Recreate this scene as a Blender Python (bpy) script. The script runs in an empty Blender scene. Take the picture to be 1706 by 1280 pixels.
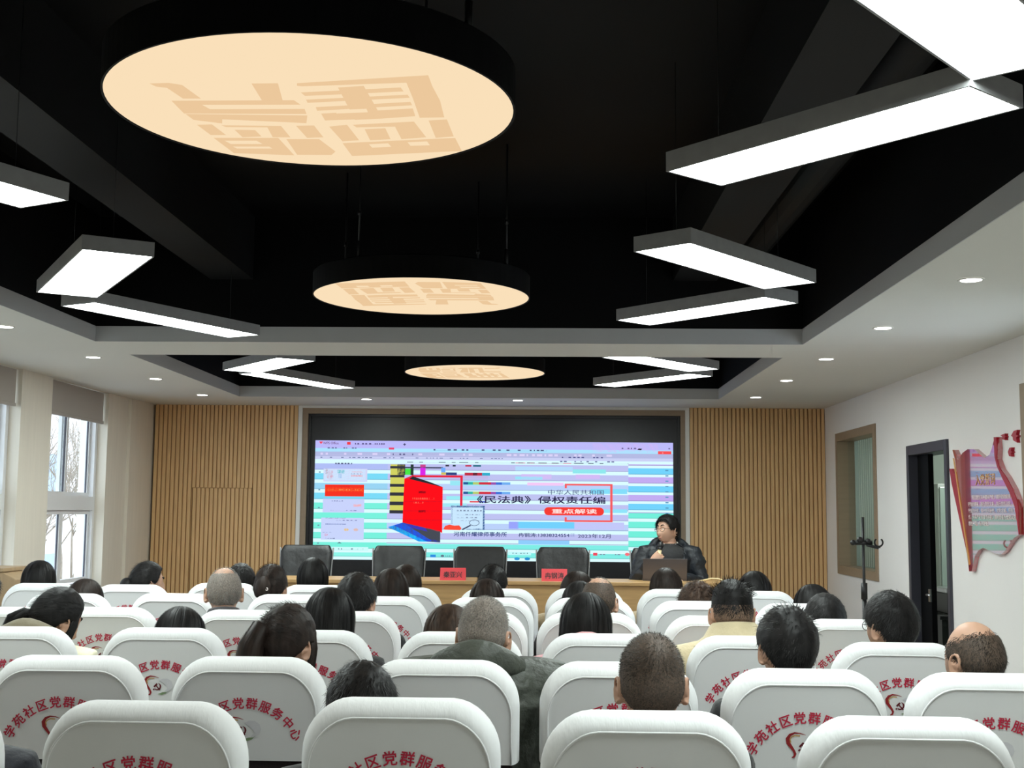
import bpy, bmesh, math, random
import numpy as np
from mathutils import Vector, Matrix, noise, Euler

random.seed(7); np.random.seed(7)
PI = math.pi
SC = bpy.context.scene
COL = SC.collection

# ---------------------------------------------------------------- camera
CAM_H = 1.55
F_PX = 2050.0
cam_data = bpy.data.cameras.new('camera'); cam_data.sensor_width = 36.0; cam_data.sensor_fit = 'HORIZONTAL'
cam_data.lens = F_PX / 1706.0 * 36.0
cam_data.clip_start = 0.05; cam_data.clip_end = 200
cam = bpy.data.objects.new('camera', cam_data); COL.objects.link(cam)
yd = np.array([53.0, -215.0, F_PX]); yd /= np.linalg.norm(yd)       # the room's long axis seen from the lens
upv = np.cross(yd, np.array([1.0, -0.0085, 0.0])); upv /= np.linalg.norm(upv)
if upv[1] < 0: upv = -upv
xd = np.cross(yd, upv); xd /= np.linalg.norm(xd)
if xd[0] < 0: xd = -xd
MW = np.stack([xd, yd, upv])
rm = Matrix([[MW[i][0], MW[i][1], -MW[i][2]] for i in range(3)])
cam.matrix_world = Matrix.Translation((0, 0, CAM_H)) @ rm.to_4x4()
SC.camera = cam

# ---------------------------------------------------------------- world, exposure
w = bpy.data.worlds.new('overcast_sky'); SC.world = w; w.use_nodes = True
bg = w.node_tree.nodes['Background']; bg.inputs['Color'].default_value = (0.84, 0.92, 1.0, 1); bg.inputs['Strength'].default_value = 3.0
SC.view_settings.view_transform = 'Standard'; SC.view_settings.look = 'None'
SC.view_settings.gamma = 1.0; SC.view_settings.use_curve_mapping = False
SC.view_settings.exposure = 0.20
try:
    SC.cycles.use_denoising = True
    SC.cycles.max_bounces = 8; SC.cycles.diffuse_bounces = 5; SC.cycles.glossy_bounces = 4
    SC.cycles.sample_clamp_indirect = 6.0
except Exception:
    pass
PANEL_L = 27.0     # radiance of the white LED panels
DISC_L = 0.87       # radiance scale of the warm round lamps
SPOT_L = 25.0
SCREEN_L = 0.93

# ---------------------------------------------------------------- helpers
class MB:
    def __init__(s): s.v = []; s.f = []; s.m = []; s.sm = []
    def add(s, verts, faces, mat=0, smooth=False):
        o = len(s.v); s.v += [tuple(float(c) for c in p) for p in verts]
        for f in faces: s.f.append([o + i for i in f]); s.m.append(mat); s.sm.append(smooth)
        return s
    def box(s, x0, x1, y0, y1, z0, z1, mat=0):
        v = [(x, y, z) for z in (z0, z1) for y in (y0, y1) for x in (x0, x1)]
        return s.add(v, [(0, 2, 3, 1), (4, 5, 7, 6), (0, 1, 5, 4), (2, 6, 7, 3), (0, 4, 6, 2), (1, 3, 7, 5)], mat)
    def obox(s, c, ax, ay, az, mat=0):
        c, ax, ay, az = (np.array(q, float) for q in (c, ax, ay, az))
        v = [c + i * ax + j * ay + k * az for k in (-1, 1) for j in (-1, 1) for i in (-1, 1)]
        return s.add(v, [(0, 2, 3, 1), (4, 5, 7, 6), (0, 1, 5, 4), (2, 6, 7, 3), (0, 4, 6, 2), (1, 3, 7, 5)], mat)
    def loft(s, rings, mat=0, smooth=True, cap=True, closed=True):
        n = len(rings[0]); v = [p for r in rings for p in r]; f = []
        for i in range(len(rings) - 1):
            for j in range(n if closed else n - 1):
                k = (j + 1) % n
                f.append((i * n + j, i * n + k, (i + 1) * n + k, (i + 1) * n + j))
        if cap:
            f.append(tuple(range(n - 1, -1, -1))); f.append(tuple((len(rings) - 1) * n + j for j in range(n)))
        return s.add(v, f, mat, smooth)
    def tube(s, pts, rad, n=10, mat=0, smooth=True, ell=None):
        pts = [np.array(p, float) for p in pts]
        if not hasattr(rad, '__len__'): rad = [rad] * len(pts)
        rings = []; prev = None
        for i, p in enumerate(pts):
            t = pts[min(i + 1, len(pts) - 1)] - pts[max(i - 1, 0)]; t = t / (np.linalg.norm(t) + 1e-9)
            ref = prev if prev is not None else (np.array([0, 0, 1.0]) if abs(t[2]) < 0.9 else np.array([1.0, 0, 0]))
            u = ref - t * np.dot(ref, t); u /= np.linalg.norm(u); prev = u; q = np.cross(t, u)
            a, b = (rad[i] if hasattr(rad[i], '__len__') else (rad[i], rad[i]))
            rings.append([p + a * math.cos(2 * PI * k / n) * u + b * math.sin(2 * PI * k / n) * q for k in range(n)])
        return s.loft(rings, mat, smooth)
    def cyl(s, c, r, z0, z1, n=24, mat=0, smooth=True):
        r0, r1 = (r if hasattr(r, '__len__') else (r, r))
        A = [(c[0] + r0 * math.cos(2 * PI * k / n), c[1] + r0 * math.sin(2 * PI * k / n), z0) for k in range(n)]
        B = [(c[0] + r1 * math.cos(2 * PI * k / n), c[1] + r1 * math.sin(2 * PI * k / n), z1) for k in range(n)]
        s.loft([A, B], mat, smooth, cap=False)
        s.add(A, [tuple(range(n - 1, -1, -1))], mat); s.add(B, [tuple(range(n))], mat)
        return s
    def ball(s, c, r, nu=16, nv=10, mat=0):
        rx, ry, rz = (r if hasattr(r, '__len__') else (r, r, r)); rings = []
        for i in range(1, nv):
            a = PI * i / nv
            rings.append([(c[0] + rx * math.sin(a) * math.cos(2 * PI * k / nu), c[1] + ry * math.sin(a) * math.sin(2 * PI * k / nu), c[2] - rz * math.cos(a)) for k in range(nu)])
        return s.loft(rings, mat, True)
    def prism(s, poly, fn, d0, d1, mat=0):
        """poly = 2-D outline, fn(u, v, d) -> xyz"""
        n = len(poly); A = [fn(u, v, d0) for u, v in poly]; B = [fn(u, v, d1) for u, v in poly]
        s.add(A + B, [tuple(range(n)), tuple(range(2 * n - 1, n - 1, -1))] + [(i, (i + 1) % n, n + (i + 1) % n, n + i) for i in range(n)], mat)
        return s
    def build(s, name, mats, parent=None, bevel=0.0, recalc=True):
        me = bpy.data.meshes.new(name); me.from_pydata(s.v, [], s.f)
        mats = mats if isinstance(mats, (list, tuple)) else [mats]
        for m in mats: me.materials.append(m)
        me.polygons.foreach_set('material_index', s.m); me.polygons.foreach_set('use_smooth', s.sm)
        if recalc:
            bm = bmesh.new(); bm.from_mesh(me); bmesh.ops.recalc_face_normals(bm, faces=bm.faces); bm.to_mesh(me); bm.free()
        me.update()
        o = bpy.data.objects.new(name, me); COL.objects.link(o)
        if parent is not None: o.parent = parent
        if bevel:
            b = o.modifiers.new('soft_edge', 'BEVEL'); b.width = bevel; b.segments = 2; b.limit_method = 'ANGLE'; b.angle_limit = 0.6
        return o

def tag(o, label=None, cat=None, group=None, kind=None):
    if label: o['label'] = label
    if cat: o['category'] = cat
    if group: o['group'] = group
    if kind: o['kind'] = kind
    return o
def thing(name, loc, label, cat, group=None, rz=0.0):
    o = bpy.data.objects.new(name, None); COL.objects.link(o); o.empty_display_size = 0.1
    o.location = loc; o.rotation_euler = (0, 0, rz)
    return tag(o, label, cat, group)
def struct(name, mb, mat, parent=None, bevel=0.0):
    o = mb.build(name, mat, parent, bevel)
    if parent is None: o['kind'] = 'structure'
    return o
def copy_tree(o, parent=None):
    c = o.copy(); COL.objects.link(c)
    if parent is not None: c.parent = parent
    for ch in list(o.children): copy_tree(ch, c)
    return c
def text_geo(body, size=1.0, bold=0.0, sx=1.0, align='CENTER'):
    """outline of a line of writing as (x, y, layer depth); bold strokes are layered copies"""
    cu = bpy.data.curves.new('text', 'FONT'); cu.body = body; cu.size = 1.0; cu.resolution_u = 2
    cu.align_x = align; cu.align_y = 'CENTER'
    o = bpy.data.objects.new('text', cu); COL.objects.link(o)
    dg = bpy.context.evaluated_depsgraph_get()
    me = bpy.data.meshes.new_from_object(o.evaluated_get(dg))
    V0 = [(v.co.x, v.co.y) for v in me.vertices]; F0 = [list(p.vertices) for p in me.polygons]
    bpy.data.objects.remove(o); bpy.data.curves.remove(cu); bpy.data.meshes.remove(me)
    offs = [(0, 0)] if bold <= 0 else [(bold * math.cos(q), bold * math.sin(q)) for q in (0.785, 2.356, 3.927, 5.498)]
    V = []; Fc = []
    for k, (ox, oy) in enumerate(offs):
        n = len(V); V += [((x + ox) * size * sx, (y + oy) * size, k * 0.00015) for x, y in V0]; Fc += [[n + i for i in f] for f in F0]
    return V, Fc
def frame_boxes(mb, x0, x1, a, b, z0, z1, t, mat=0):
    """a rectangular frame in the y-z plane, pieces butting without overlap"""
    mb.box(x0, x1, a, a + t, z0, z1, mat); mb.box(x0, x1, b - t, b, z0, z1, mat)
    mb.box(x0, x1, a + t, b - t, z0, z0 + t, mat); mb.box(x0, x1, a + t, b - t, z1 - t, z1, mat)
    return mb
def s2l(c):
    c = c / 255.0
    return c / 12.92 if c <= 0.04045 else ((c + 0.055) / 1.055) ** 2.4
def rgb(r, g, b): return (s2l(r), s2l(g), s2l(b), 1.0)

# ---------------------------------------------------------------- materials
def mat(name, col, rough=0.5, metal=0.0, spec=0.5, bump=None, var=None, coat=0.0, sheen=0.0, stretch=(1, 1, 1), alpha=None):
    """var=(scale, amount) mottles the colour, bump=(scale, strength) roughens the surface"""
    m = bpy.data.materials.new(name); m.use_nodes = True; nt = m.node_tree; b = nt.nodes['Principled BSDF']
    b.inputs['Base Color'].default_value = col; b.inputs['Roughness'].default_value = rough; b.inputs['Metallic'].default_value = metal
    b.inputs['Specular IOR Level'].default_value = spec; b.inputs['Coat Weight'].default_value = coat; b.inputs['Sheen Weight'].default_value = sheen
    if bump or var:
        tc = nt.nodes.new('ShaderNodeTexCoord'); mp = nt.nodes.new('ShaderNodeMapping'); mp.inputs['Scale'].default_value = stretch
        nt.links.new(tc.outputs['Object'], mp.inputs['Vector'])
    if var:
        n = nt.nodes.new('ShaderNodeTexNoise'); n.inputs['Scale'].default_value = var[0]; n.inputs['Detail'].default_value = 5
        nt.links.new(mp.outputs['Vector'], n.inputs['Vector'])
        r = nt.nodes.new('ShaderNodeValToRGB'); a = var[1]
        r.color_ramp.elements[0].position = 0.3; r.color_ramp.elements[1].position = 0.7
        r.color_ramp.elements[0].color = (col[0] * (1 - a), col[1] * (1 - a), col[2] * (1 - a), 1)
        r.color_ramp.elements[1].color = (min(1, col[0] * (1 + a)), min(1, col[1] * (1 + a)), min(1, col[2] * (1 + a)), 1)
        nt.links.new(n.outputs['Fac'], r.inputs['Fac']); nt.links.new(r.outputs['Color'], b.inputs['Base Color'])
    if bump:
        n2 = nt.nodes.new('ShaderNodeTexNoise'); n2.inputs['Scale'].default_value = bump[0]; n2.inputs['Detail'].default_value = 4
        nt.links.new(mp.outputs['Vector'], n2.inputs['Vector'])
        bp = nt.nodes.new('ShaderNodeBump'); bp.inputs['Strength'].default_value = bump[1]; bp.inputs['Distance'].default_value = 0.02
        nt.links.new(n2.outputs['Fac'], bp.inputs['Height']); nt.links.new(bp.outputs['Normal'], b.inputs['Normal'])
    return m
def emit(name, col, strength):
    m = bpy.data.materials.new(name); m.use_nodes = True; nt = m.node_tree; nt.nodes.clear()
    e = nt.nodes.new('ShaderNodeEmission'); e.inputs['Color'].default_value = col; e.inputs['Strength'].default_value = strength
    o = nt.nodes.new('ShaderNodeOutputMaterial'); nt.links.new(e.outputs[0], o.inputs[0])
    return m
def glassy(name, tint=(1, 1, 1, 1), refl=0.08):
    m = bpy.data.materials.new(name); m.use_nodes = True; nt = m.node_tree; nt.nodes.clear()
    t = nt.nodes.new('ShaderNodeBsdfTransparent'); t.inputs['Color'].default_value = tint
    g = nt.nodes.new('ShaderNodeBsdfGlossy'); g.inputs['Roughness'].default_value = 0.03
    mx = nt.nodes.new('ShaderNodeMixShader'); mx.inputs['Fac'].default_value = refl
    o = nt.nodes.new('ShaderNodeOutputMaterial')
    nt.links.new(t.outputs[0], mx.inputs[1]); nt.links.new(g.outputs[0], mx.inputs[2]); nt.links.new(mx.outputs[0], o.inputs[0])
    return m
M = {}
M['wall'] = mat('white_wall_paint', rgb(236, 233, 231), 0.75, bump=(180, 0.03), var=(1.2, 0.015))
M['panel'] = mat('pale_wall_panelling', rgb(226, 218, 204), 0.6, var=(6, 0.03), stretch=(4, 4, 0.3))
M['soffit'] = mat('soffit_paint', rgb(222, 221, 215), 0.8, var=(0.8, 0.012))
M['fascia'] = mat('soffit_edge_paint', rgb(196, 196, 197), 0.7)
M['black_ceiling'] = mat('black_ceiling_paint', (0.0025, 0.0025, 0.003, 1), 0.6, spec=0.15, var=(2, 0.3))
M['beam'] = mat('black_beam_paint', (0.008, 0.008, 0.0085, 1), 0.6, spec=0.2, var=(2, 0.2))
M['floor'] = mat('grey_floor_tile', rgb(186, 182, 174), 0.35, var=(3, 0.1))
M['stage'] = mat('stage_carpet', rgb(92, 60, 44), 0.8, var=(40, 0.15))
M['slat'] = mat('oak_slat', rgb(220, 180, 128), 0.5, var=(9, 0.08), stretch=(6, 6, 0.5))
M['slat_back'] = mat('oak_groove', rgb(176, 134, 86), 0.6, var=(9, 0.08), stretch=(6, 6, 0.5))
M['casing'] = mat('taupe_casing', rgb(150, 130, 108), 0.5, var=(8, 0.05), stretch=(0.4, 4, 4))
M['white_trim'] = mat('white_trim', rgb(226, 224, 220), 0.5, var=(3, 0.01))
M['wood_table'] = mat('oak_laminate', rgb(182, 146, 98), 0.4, var=(5, 0.14), stretch=(0.7, 2, 9))
M['wood_lectern'] = mat('lectern_laminate', rgb(172, 146, 112), 0.45, var=(6, 0.08), stretch=(6, 6, 0.5))
M['black_plastic'] = mat('black_plastic', (0.01, 0.01, 0.011, 1), 0.4, bump=(300, 0.05))
M['screen_black'] = mat('screen_bezel', (0.012, 0.012, 0.015, 1), 0.35, var=(30, 0.2))
M['black_leather'] = mat('black_leather', (0.011, 0.011, 0.012, 1), 0.40, bump=(9, 0.4), var=(30, 0.2))
M['chrome'] = mat('brushed_metal', (0.55, 0.56, 0.58, 1), 0.28, metal=1.0, var=(30, 0.05))
M['dark_metal'] = mat('dark_metal', (0.03, 0.03, 0.032, 1), 0.4, metal=0.6, var=(30, 0.1))
M['lamp_grey'] = mat('grey_lamp_housing', (0.30, 0.30, 0.305, 1), 0.5, var=(20, 0.06))
M['lamp_black'] = mat('black_lamp_rim', (0.003, 0.003, 0.0035, 1), 0.6, spec=0.15, var=(20, 0.1))
M['panel_light'] = emit('panel_light', (0.90, 1.0, 0.965, 1), PANEL_L)
M['disc_light'] = emit('disc_light', rgb(250, 224, 186), DISC_L)
M['disc_print'] = emit('disc_print', rgb(236, 200, 156), DISC_L)
M['spot_light'] = emit('spot_light', (1.0, 0.97, 0.92, 1), SPOT_L)
M['blind'] = mat('grey_blind_fabric', rgb(172, 164, 156), 0.8, bump=(300, 0.1), var=(4, 0.02))
M['upvc'] = mat('white_window_plastic', rgb(226, 226, 228), 0.35, var=(3, 0.01))
M['dark_seal'] = mat('dark_window_seal', rgb(60, 60, 74), 0.5, var=(3, 0.05))
M['glass'] = glassy('window_glass', (0.94, 0.98, 1.0, 1), 0.07)
M['door_black'] = mat('black_door_leaf', (0.002, 0.002, 0.0025, 1), 0.6, spec=0.1, var=(4, 0.1))
M['door_frame'] = mat('slate_door_frame', rgb(58, 58, 68), 0.4, var=(4, 0.05))
M['room_wall'] = mat('sage_grey_wall', rgb(150, 162, 152), 0.7, var=(2, 0.03))
M['red_gloss'] = mat('red_gloss_acrylic', rgb(168, 26, 44), 0.08, spec=1.0, coat=1.0, var=(1.5, 0.05))
M['red_gloss'].node_tree.nodes['Principled BSDF'].inputs['Coat IOR'].default_value = 2.6
M['red_gloss'].node_tree.nodes['Principled BSDF'].inputs['Coat Roughness'].default_value = 0.02
M['red_matt'] = mat('red_board_edge', rgb(166, 28, 46), 0.45, var=(1.5, 0.05))
M['gold'] = mat('gold_line', rgb(226, 170, 96), 0.4, metal=0.3, var=(20, 0.05))
M['white_print'] = mat('white_print', rgb(240, 226, 224), 0.5, var=(20, 0.02))
M['cover'] = mat('white_chair_cover', rgb(231, 232, 233), 0.8, sheen=0.2, bump=(7, 0.40), var=(4, 0.015), stretch=(2.2, 1, 0.7))
M['cover_panel'] = mat('white_chair_cover_panel', rgb(231, 232, 233), 0.8, sheen=0.2, bump=(5, 0.10), var=(4, 0.015))
M['lettering'] = mat('crimson_print', rgb(198, 30, 66), 0.7, var=(60, 0.04))
M['emb_red'] = mat('ribbon_red_print', rgb(150, 30, 36), 0.7, var=(25, 0.15))
M['emb_gold'] = mat('ribbon_gold_print', rgb(200, 160, 96), 0.7, var=(25, 0.15))
M['emb_dark'] = mat('dark_crest_print', rgb(104, 22, 34), 0.7, var=(25, 0.1))
M['emb_grey'] = mat('dove_grey_print', rgb(216, 216, 221), 0.7, var=(25, 0.06))
M['emb_green'] = mat('leaf_green_print', rgb(128, 152, 112), 0.7, var=(25, 0.2))
M['chair_dark'] = mat('dark_chair_fabric', (0.016, 0.010, 0.012, 1), 0.8, bump=(200, 0.2), var=(30, 0.2))
M['card_red'] = mat('red_name_card', rgb(214, 62, 70), 0.5, var=(20, 0.03))
M['ink'] = mat('black_ink', (0.03, 0.015, 0.02, 1), 0.6, var=(20, 0.1))
M['laptop'] = mat('grey_laptop_lid', rgb(98, 92, 94), 0.35, metal=0.4, var=(20, 0.03))
M['cream'] = mat('cream_cord', rgb(226, 206, 160), 0.6, var=(20, 0.05))
M['bark'] = mat('winter_bark', rgb(150, 138, 124), 0.9, var=(20, 0.2))
M['facade'] = mat('pale_facade', rgb(214, 206, 204), 0.8, var=(3, 0.04))
M['facade_glass'] = mat('facade_glass', rgb(140, 160, 180), 0.2, var=(3, 0.1))
M['ground'] = mat('courtyard_paving', rgb(190, 190, 188), 0.9, var=(2, 0.06))

# ---------------------------------------------------------------- the room
XL, XR, YB, YF, ZS, ZT = -3.95, 2.77, 12.30, -1.3, 2.60, 3.40
struct('floor', MB().box(XL - 0.3, XR + 0.2, YF - 0.2, YB + 0.2, -0.1, 0.0), M['floor'])
struct('wall_back', MB().box(XL - 0.3, XR + 0.2, YB, YB + 0.2, 0, ZT), M['wall'])
struct('wall_rear', MB().box(XL - 0.3, XR + 0.2, YF - 0.2, YF, 0, ZT), M['wall'])
struct('ceiling', MB().box(XL - 0.3, XR + 0.2, YF - 0.2, YB + 0.2, ZT, ZT + 0.1), M['black_ceiling'])
# left wall: two window bays, plus an unseen third added for side daylight
WIN = [(9.74, 11.02), (7.88, 9.16), (6.02, 7.30)]
WZ0, WZ1 = 0.86, 2.60
wl = MB()
ys = sorted([YF] + [y for a in WIN for y in a] + [YB])
for i in range(0, len(ys), 2): wl.box(XL - 0.25, XL, ys[i], ys[i + 1], 0, ZT)
for a, b in WIN: wl.box(XL - 0.25, XL, a, b, 0, WZ0); wl.box(XL - 0.25, XL, a, b, WZ1, ZT)
struct('wall_left', wl, M['panel'])
# raised panelling strip beside the stage
struct('trim_1', MB().box(XL, XL + 0.03, 11.55, YB, 0, ZS), M['panel'])
# right wall with window, door and second window
DY0, DY1, DZ1 = 8.50, 9.44, 2.08
RWIN = [(10.34, 11.74), (5.80, 7.19)]; RZ0, RZ1 = 1.01, 2.32
wr = MB(); X0, X1 = XR, XR + 0.16
wr.box(X0, X1, 11.74, YB, 0, ZT); wr.box(X0, X1, DY1, 10.34, 0, ZT); wr.box(X0, X1, 7.19, DY0, 0, ZT); wr.box(X0, X1, YF, 5.80, 0, ZT)
for a, b in RWIN: wr.box(X0, X1, a, b, 0, RZ0); wr.box(X0, X1, a, b, RZ1, ZT)
wr.box(X0, X1, DY0, DY1, DZ1, ZT)
struct('wall_right', wr, M['wall'])
# dropped soffit with two black bays
BAY = [(-2.83, 1.60, 1.70, 7.60), (-2.83, 1.60, 8.24, 11.28)]
sf = MB()
for x0, x1, y0, y1 in ((XL, -2.83, YF, YB), (1.60, XR, YF, YB), (-2.83, 1.60, YF, 1.70), (-2.83, 1.60, 7.60, 8.24), (-2.83, 1.60, 11.28, YB)):
    sf.box(x0, x1, y0, y1, ZS, ZS + 0.095)
struct('ceiling_soffit', sf, M['soffit'])
ed = MB()
for x0, x1, y0, y1 in BAY:
    t = 0.006
    ed.box(x0, x0 + t, y0, y1, ZS - 0.0, ZS + 0.097); ed.box(x1 - t, x1, y0, y1, ZS, ZS + 0.097)
    ed.box(x0, x1, y0, y0 + t, ZS, ZS + 0.097); ed.box(x0, x1, y1 - t, y1, ZS, ZS + 0.097)
struct('trim_2', ed, M['fascia'])
bw = MB()
for x0, x1, y0, y1 in BAY:
    t = 0.02; a, b = ZS + 0.097, ZT
    bw.box(x0 - t, x0, y0, y1, a, b); bw.box(x1, x1 + t, y0, y1, a, b); bw.box(x0, x1, y0 - t, y0, a, b); bw.box(x0, x1, y1, y1 + t, a, b)
struct('ceiling_well', bw, M['black_ceiling'])
struct('ceiling_beam', MB().box(-2.11, -1.84, YF, YB, 3.0, ZT), M['beam'])
struct('ceiling_beam', MB().box(0.80, 1.07, YF, YB, 3.0, ZT), M['beam'])
struct('ceiling_duct', MB().tube([(1.25, YF, 3.18), (1.25, 7.55, 3.18)], 0.11, 16), M['beam'])

# stage platform and back wall cladding
STZ = 0.27
struct('floor_stage', MB().box(XL + 0.03, XR, 9.15, YB, 0, STZ), M['stage'])
def slats(mb, x0, x1, z0, z1, y, dy=0.0):
    mb.box(x0, x1, y + 0.016 + dy, YB, z0, z1, 1)
    n = int(round((x1 - x0) / 0.042)); p = (x1 - x0) / n
    for i in range(n):
        a = x0 + i * p
        mb.box(a + 0.006, a + p - 0.006, y + dy, y + 0.017 + dy, z0, z1, 0)
    return mb
sl = MB(); SY = 12.2
slats(sl, -3.90, -3.505, STZ, ZS, SY); slats(sl, -2.895, -2.455, STZ, ZS, SY); slats(sl, -3.505, -2.895, 1.775, ZS, SY)
struct('wall_back_slats', sl, [M['slat'], M['slat_back']])
struct('wall_back_slats', slats(MB(), 1.435, XR, STZ, ZS, SY), [M['slat'], M['slat_back']])
d2 = struct('door_2', slats(MB(), -3.498, -2.902, STZ, 1.768, SY, 0.008), [M['slat'], M['slat_back']])
d2f = MB(); d2f.box(-3.505, -3.498, SY + 0.002, YB, STZ, 1.775); d2f.box(-2.902, -2.895, SY + 0.002, YB, STZ, 1.775); d2f.box(-3.505, -2.895, SY + 0.002, YB, 1.768, 1.775)
d2f.build('door_gap', M['slat_back'], d2)
# casing round the LED wall
cs = MB()
cs.box(-2.455, -2.415, SY - 0.005, YB, STZ, ZS); cs.box(1.395, 1.435, SY - 0.005, YB, STZ, ZS)
struct('trim_3', cs, M['white_trim'])
cs = MB()
cs.box(-2.415, -2.36, SY + 0.01, YB, STZ, 2.575); cs.box(1.35, 1.395, SY + 0.01, YB, STZ, 2.575); cs.box(-2.36, 1.35, SY + 0.01, YB, 2.52, 2.575)
struct('trim_4', cs, M['casing'])
struct('trim_5', MB().box(-2.415, 1.395, SY + 0.0, YB, 2.575, ZS), M['white_trim'])

# ---------------------------------------------------------------- left windows
for i, (a, b) in enumerate(WIN):
    root = thing('window_%d' % (i + 1), (XL, (a + b) / 2, 0), None, None); root['kind'] = 'structure'
    o = -np.array([XL, (a + b) / 2, 0])
    def L(mb):
        mb.v = [tuple(np.array(p) + o) for p in mb.v]; return mb
    xg = XL - 0.13; f = MB(); zt = 1.60; ym = a + (b - a) * 0.46
    frame_boxes(f, xg - 0.04, xg + 0.04, a, b, WZ0, WZ1, 0.05); f.box(xg - 0.04, xg + 0.04, a + 0.05, b - 0.05, zt - 0.06, zt + 0.06)
    L(f).build('window_frame', M['upvc'], root)
    for (y0, y1, z0, z1, dx) in ((a + 0.05, ym + 0.03, zt + 0.06, WZ1 - 0.05, 0.018), (ym - 0.03, b - 0.05, zt + 0.06, WZ1 - 0.05, -0.018),
                                 (a + 0.05, ym, WZ0 + 0.06, zt - 0.06, 0), (ym, b - 0.05, WZ0 + 0.06, zt - 0.06, 0)):
        s = MB(); t = 0.035
        frame_boxes(s, xg - 0.015 + dx, xg + 0.015 + dx, y0, y1, z0, z1, t)
        for q in ((y0 + t, y0 + t + 0.008, z0 + t, z1 - t), (y1 - t - 0.008, y1 - t, z0 + t, z1 - t)):
            s.box(xg - 0.006 + dx, xg + 0.006 + dx, *q, 1)
        sa = L(s).build('sash', [M['upvc'], M['dark_seal']], root)
        L(MB().box(xg - 0.004 + dx, xg + 0.004 + dx, y0 + t, y1 - t, z0 + t, z1 - t)).build('pane', M['glass'], sa)
    L(MB().box(XL - 0.12, XL + 0.03, a - 0.02, b + 0.02, WZ0 - 0.03, WZ0)).build('window_sill', M['white_trim'], root)
    bl = thing('roller_blind', (XL - 0.04, (a + b) / 2, 0), 'grey roller blind pulled partly down, %s' % ('in the window nearest the slatted wall', 'in the window beside the lectern', 'in the unseen third window added for daylight')[i], 'blind')
    ob = -np.array([XL - 0.04, (a + b) / 2, 0])
    m = MB().box(XL - 0.045, XL - 0.04, a + 0.02, b - 0.02, 2.34, 2.595); m.v = [tuple(np.array(p) + ob) for p in m.v]; m.build('blind_fabric', M['blind'], bl)
    m = MB().box(XL - 0.055, XL - 0.03, a + 0.02, b - 0.02, 2.315, 2.342); m.v = [tuple(np.array(p) + ob) for p in m.v]; m.build('bottom_rail', M['blind'], bl, 0.004)

# outside: courtyard, pale building, bare winter trees
struct('ground', MB().box(-60, XL - 0.3, -20, 60, -3.2, -3.0), M['ground'])
bd = thing('building', (-15.5, 33, -3), 'pale building outside beyond the far window', 'building')
m = MB().box(-3.0, 0.6, -4, 6, 0, 13); m.build('building_wall', M['facade'], bd)
for fl in range(4):
    for k in range(3):
        MB().box(0.58, 0.63, -3.2 + k * 3, -1.6 + k * 3, 1.5 + fl * 3, 3.2 + fl * 3).build('building_window', M['facade_glass'], bd)
        MB().box(-2.6 + k * 1.2, -1.9 + k * 1.2, -4.04, -3.98, 1.5 + fl * 3, 3.2 + fl * 3).build('building_window', M['facade_glass'], bd)
def tree(loc, seed, label, h=8.0):
    rnd = random.Random(seed); mb = MB()
    def br(p, d, ln, r, lv):
        q = p + d * ln; mid = p + d * ln * 0.5 + Vector((rnd.uniform(-1, 1), rnd.uniform(-1, 1), rnd.uniform(-1, 1))) * ln * 0.05
        mb.tube([p, mid, q], [r, r * 0.85, r * 0.70], 4)
        if lv == 0: return
        for k in range(3):
            nd = (d + Vector((rnd.uniform(-1, 1), rnd.uniform(-1, 1), rnd.uniform(-0.35, 0.9))) * 0.75).normalized()
            br(p + d * ln * rnd.uniform(0.55, 1.0), nd, ln * rnd.uniform(0.62, 0.82), r * 0.62, lv - 1)
    br(Vector((0, 0, 0)), Vector((0.03, 0, 1)), h * 0.30, 0.055, 6)
    t = mb.build('bare_tree', M['bark']); t.location = loc
    return tag(t, label, 'tree')
tree((-8.6, 20.5, -3), 3, 'bare winter tree outside the window nearest the slatted wall')
tree((-11.5, 24.5, -3), 11, 'bare winter tree farther from the glass, partly behind the nearer tree', 8.5)
tree((-10.0, 16.0, -3), 23, 'bare winter tree outside the window beside the lectern')

# ---------------------------------------------------------------- right wall items
for i, (a, b) in enumerate(RWIN):
    root = thing('window_%d' % (4 + i), (XR, (a + b) / 2, 0), None, None); root['kind'] = 'structure'
    o = -np.array([XR, (a + b) / 2, 0])
    f = MB(); t = 0.075
    frame_boxes(f, XR - 0.012, XR + 0.15, a + 0.001, b - 0.001, RZ0 + 0.001, RZ1 - 0.001, t)
    f.v = [tuple(np.array(p) + o) for p in f.v]; f.build('window_frame', M['casing'], root)
    g = MB().box(XR + 0.085, XR + 0.092, a + t, b - t, RZ0 + t, RZ1 - t); g.v = [tuple(np.array(p) + o) for p in g.v]
    g.build('pane', M['glass'], root)
M['vblind'] = mat('pale_vertical_blind', rgb(228, 230, 218), 0.7, var=(3, 0.03))
_nt = M['vblind'].node_tree; _tr = _nt.nodes.new('ShaderNodeBsdfTranslucent'); _tr.inputs['Color'].default_value = rgb(236, 238, 226)
_mx = _nt.nodes.new('ShaderNodeMixShader'); _mx.inputs['Fac'].default_value = 0.5
_nt.links.new(_nt.nodes['Principled BSDF'].outputs[0], _mx.inputs[1]); _nt.links.new(_tr.outputs[0], _mx.inputs[2]); _nt.links.new(_mx.outputs[0], _nt.nodes['Material Output'].inputs['Surface'])
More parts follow.
